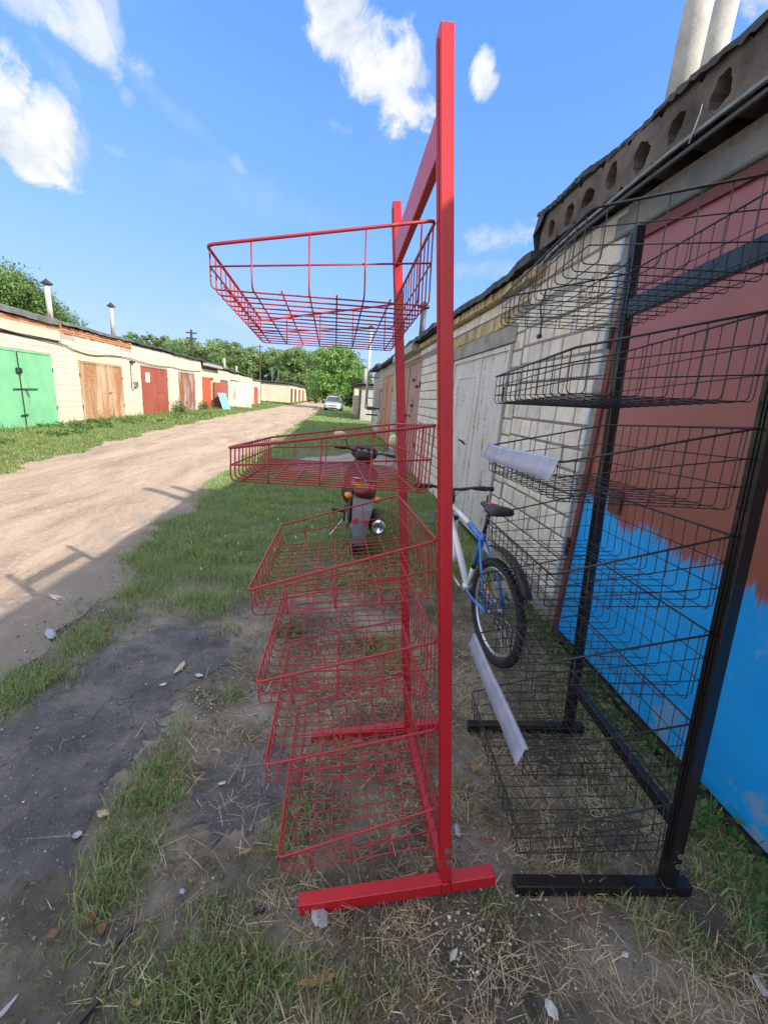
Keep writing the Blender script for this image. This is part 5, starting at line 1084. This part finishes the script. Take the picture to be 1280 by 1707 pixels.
# ------------------------------------------------------------------ litter
def flake(name, label, cat, px, py, L, W, matn, curl=.2, lift=.012, rz=None, group=None):
    x, y = gp(px, py, hz(*gp(px, py))); n = 9; V = []; F = []; ex = random.choice((1.6, 2.4, 4)); 
    for i in range(n):
        u = i/(n-1)*2-1; wv = W*max(.15, 1-abs(u)**ex)*random.uniform(.8, 1.12)
        for s, dz in ((-1, curl*W*random.uniform(.6, 1.4)), (0, 0), (1, curl*W*random.uniform(.6, 1.4))): V.append((u*L/2, s*wv/2, dz+abs(u)**2*L*curl*.4))
    for i in range(n-1):
        for k in (0, 1): F.append((i*3+k, i*3+k+1, (i+1)*3+k+1, (i+1)*3+k))
    m = len(V); V2 = [(a, b, c-.0015) for a, b, c in V]; F += [tuple(q+m for q in f[::-1]) for f in F]
    b = [3*i for i in range(n)]+[3*n-2]+[3*i+2 for i in range(n-1, -1, -1)]+[1]
    F += [(b[i], b[(i+1) % len(b)], b[(i+1) % len(b)]+m, b[i]+m) for i in range(len(b))]
    o = one(name, MB().add(V+V2, F), matn, label, cat, (x, y, hz(x, y)+lift), (random.uniform(-.15, .15), random.uniform(-.15, .15), rz if rz is not None else random.uniform(0, 6.28)), group, True); return o
MT['brownleaf'] = plain('brown_leaf', (.24, .125, .07), .7, 0, .3, 40, .3); MT['tanleaf'] = plain('tan_leaf', (.38, .24, .11), .7, 0, .3, 40, .3)
MT['whitescrap'] = plain('pale_scrap', (.55, .56, .55), .6, 0, .15, 30, .2); MT['bluescrap'] = plain('bluish_scrap', (.36, .39, .47), .4, 0, .15, 30, .1); MT['wood'] = plain('wood_splinter', (.45, .38, .26), .8, 0, .2, 40, .3)
for a in [('dry leaf lying curled by the left frame edge below the asphalt', 88, 1565, .035, .02, 'brownleaf'), ('largest reddish brown leaf in the cluster left of the green tuft', 152, 1540, .05, .022, 'brownleaf'), ('brown leaf touching the reddish leaf cluster on its right', 172, 1556, .04, .02, 'brownleaf'),
          ('orange brown leaf on the strip of grass between asphalt patches', 222, 1322, .045, .014, 'tanleaf'), ('small brown leaf beside the upper end of the grass strip', 318, 1215, .035, .02, 'brownleaf'), ('tan leaf beside the lowest red basket', 408, 1427, .05, .018, 'tanleaf'),
          ('brown leaf under the red basket edge near the soil', 395, 1060, .05, .03, 'brownleaf'), ('orange leaf between the red foot and the black rack', 808, 1408, .05, .02, 'brownleaf'), ('reddish leaf in the straw right of the white chip', 965, 1520, .055, .018, 'brownleaf'),
          ('pale brown leaf behind the red post, near the far feet', 790, 1285, .06, .03, 'tanleaf'), ('orange leaf in the thatch near the red post', 775, 1330, .04, .02, 'brownleaf'), ('brown leaf stuck in the grass at the bottom edge', 228, 1680, .03, .012, 'tanleaf'), ('dark leaf near the grass edge beyond the asphalt', 178, 1055, .04, .035, 'brownleaf')]:
    flake('dry_leaf', a[0], 'leaf', a[1], a[2], a[3], a[4], a[5], .35, .014, group='dry leaves scattered on the ground')
for a in [('pale flat chip of wood on the upper asphalt', 300, 1118, .11, .035, 'wood'), ('white chip right of the pale wood on the upper asphalt', 332, 1130, .05, .028, 'whitescrap'), ('small white scrap left of the mortar crumbs', 272, 1145, .035, .02, 'whitescrap'),
          ('long white flake half way between red foot and bottom edge', 755, 1598, .045, .018, 'whitescrap'), ('white flake at the bottom edge right of centre', 918, 1690, .045, .028, 'whitescrap'), ('white flake near the lower right corner', 1265, 1650, .05, .022, 'whitescrap'), ('small white flake on dark soil lower right', 1040, 1597, .022, .016, 'whitescrap'),
          ('torn bluish plastic scrap under the end of the red foot', 532, 1535, .065, .05, 'bluescrap'), ('grey plastic scrap at the grass edge far left', 85, 1062, .13, .05, 'bluescrap'), ('crumpled pale wrapper at the edge of the shaded road', 95, 1000, .14, .06, 'whitescrap'), ('blue grey scrap on the small asphalt patch edge', 130, 1397, .03, .025, 'bluescrap'),
          ('small lilac scrap in the dry grass left of the racks', 304, 1492, .022, .018, 'bluescrap'), ('flat tan wood piece in the straw below the red foot', 530, 1640, .11, .022, 'tanleaf'), ('pale sand coloured lump beside the grass strip', 172, 1362, .05, .035, 'wood'), ('white chip on the small asphalt patch', 370, 1310, .03, .014, 'whitescrap'),
          ('whitish flake behind the red post base', 762, 1390, .05, .02, 'bluescrap'), ('blue pen-like scrap in the lower left corner', 10, 1690, .06, .012, 'bluescrap')]:
    flake('litter_scrap', a[0], 'scrap', a[1], a[2], a[3], a[4], a[5], .15, .012, group='scraps littering the ground')
for l, px, py, L, rz in [('charred splinter left of the red foot', 432, 1518, .035, .3), ('charred black splinter by the leaf cluster', 208, 1560, .045, .9), ('black splinter in the lower left corner', 145, 1690, .05, 1.0)]:
    x, y = gp(px, py); one('splinter', MB().box((-L/2, -.008, 0), (L/2, .008, .01), .002), 'blackp', l, 'splinter', (x, y, hz(x, y)+.012), (0, .05, rz), 'charred splinters')
x, y = gp(905, 1010); one('stone_block', MB().box((-.09, -.12, -.02), (.09, .12, .12), .02), 'lintel', 'grey concrete lump at the foot of the white brick pillar', 'block', (1.42, 2.95, .02), (0, .1, .4))
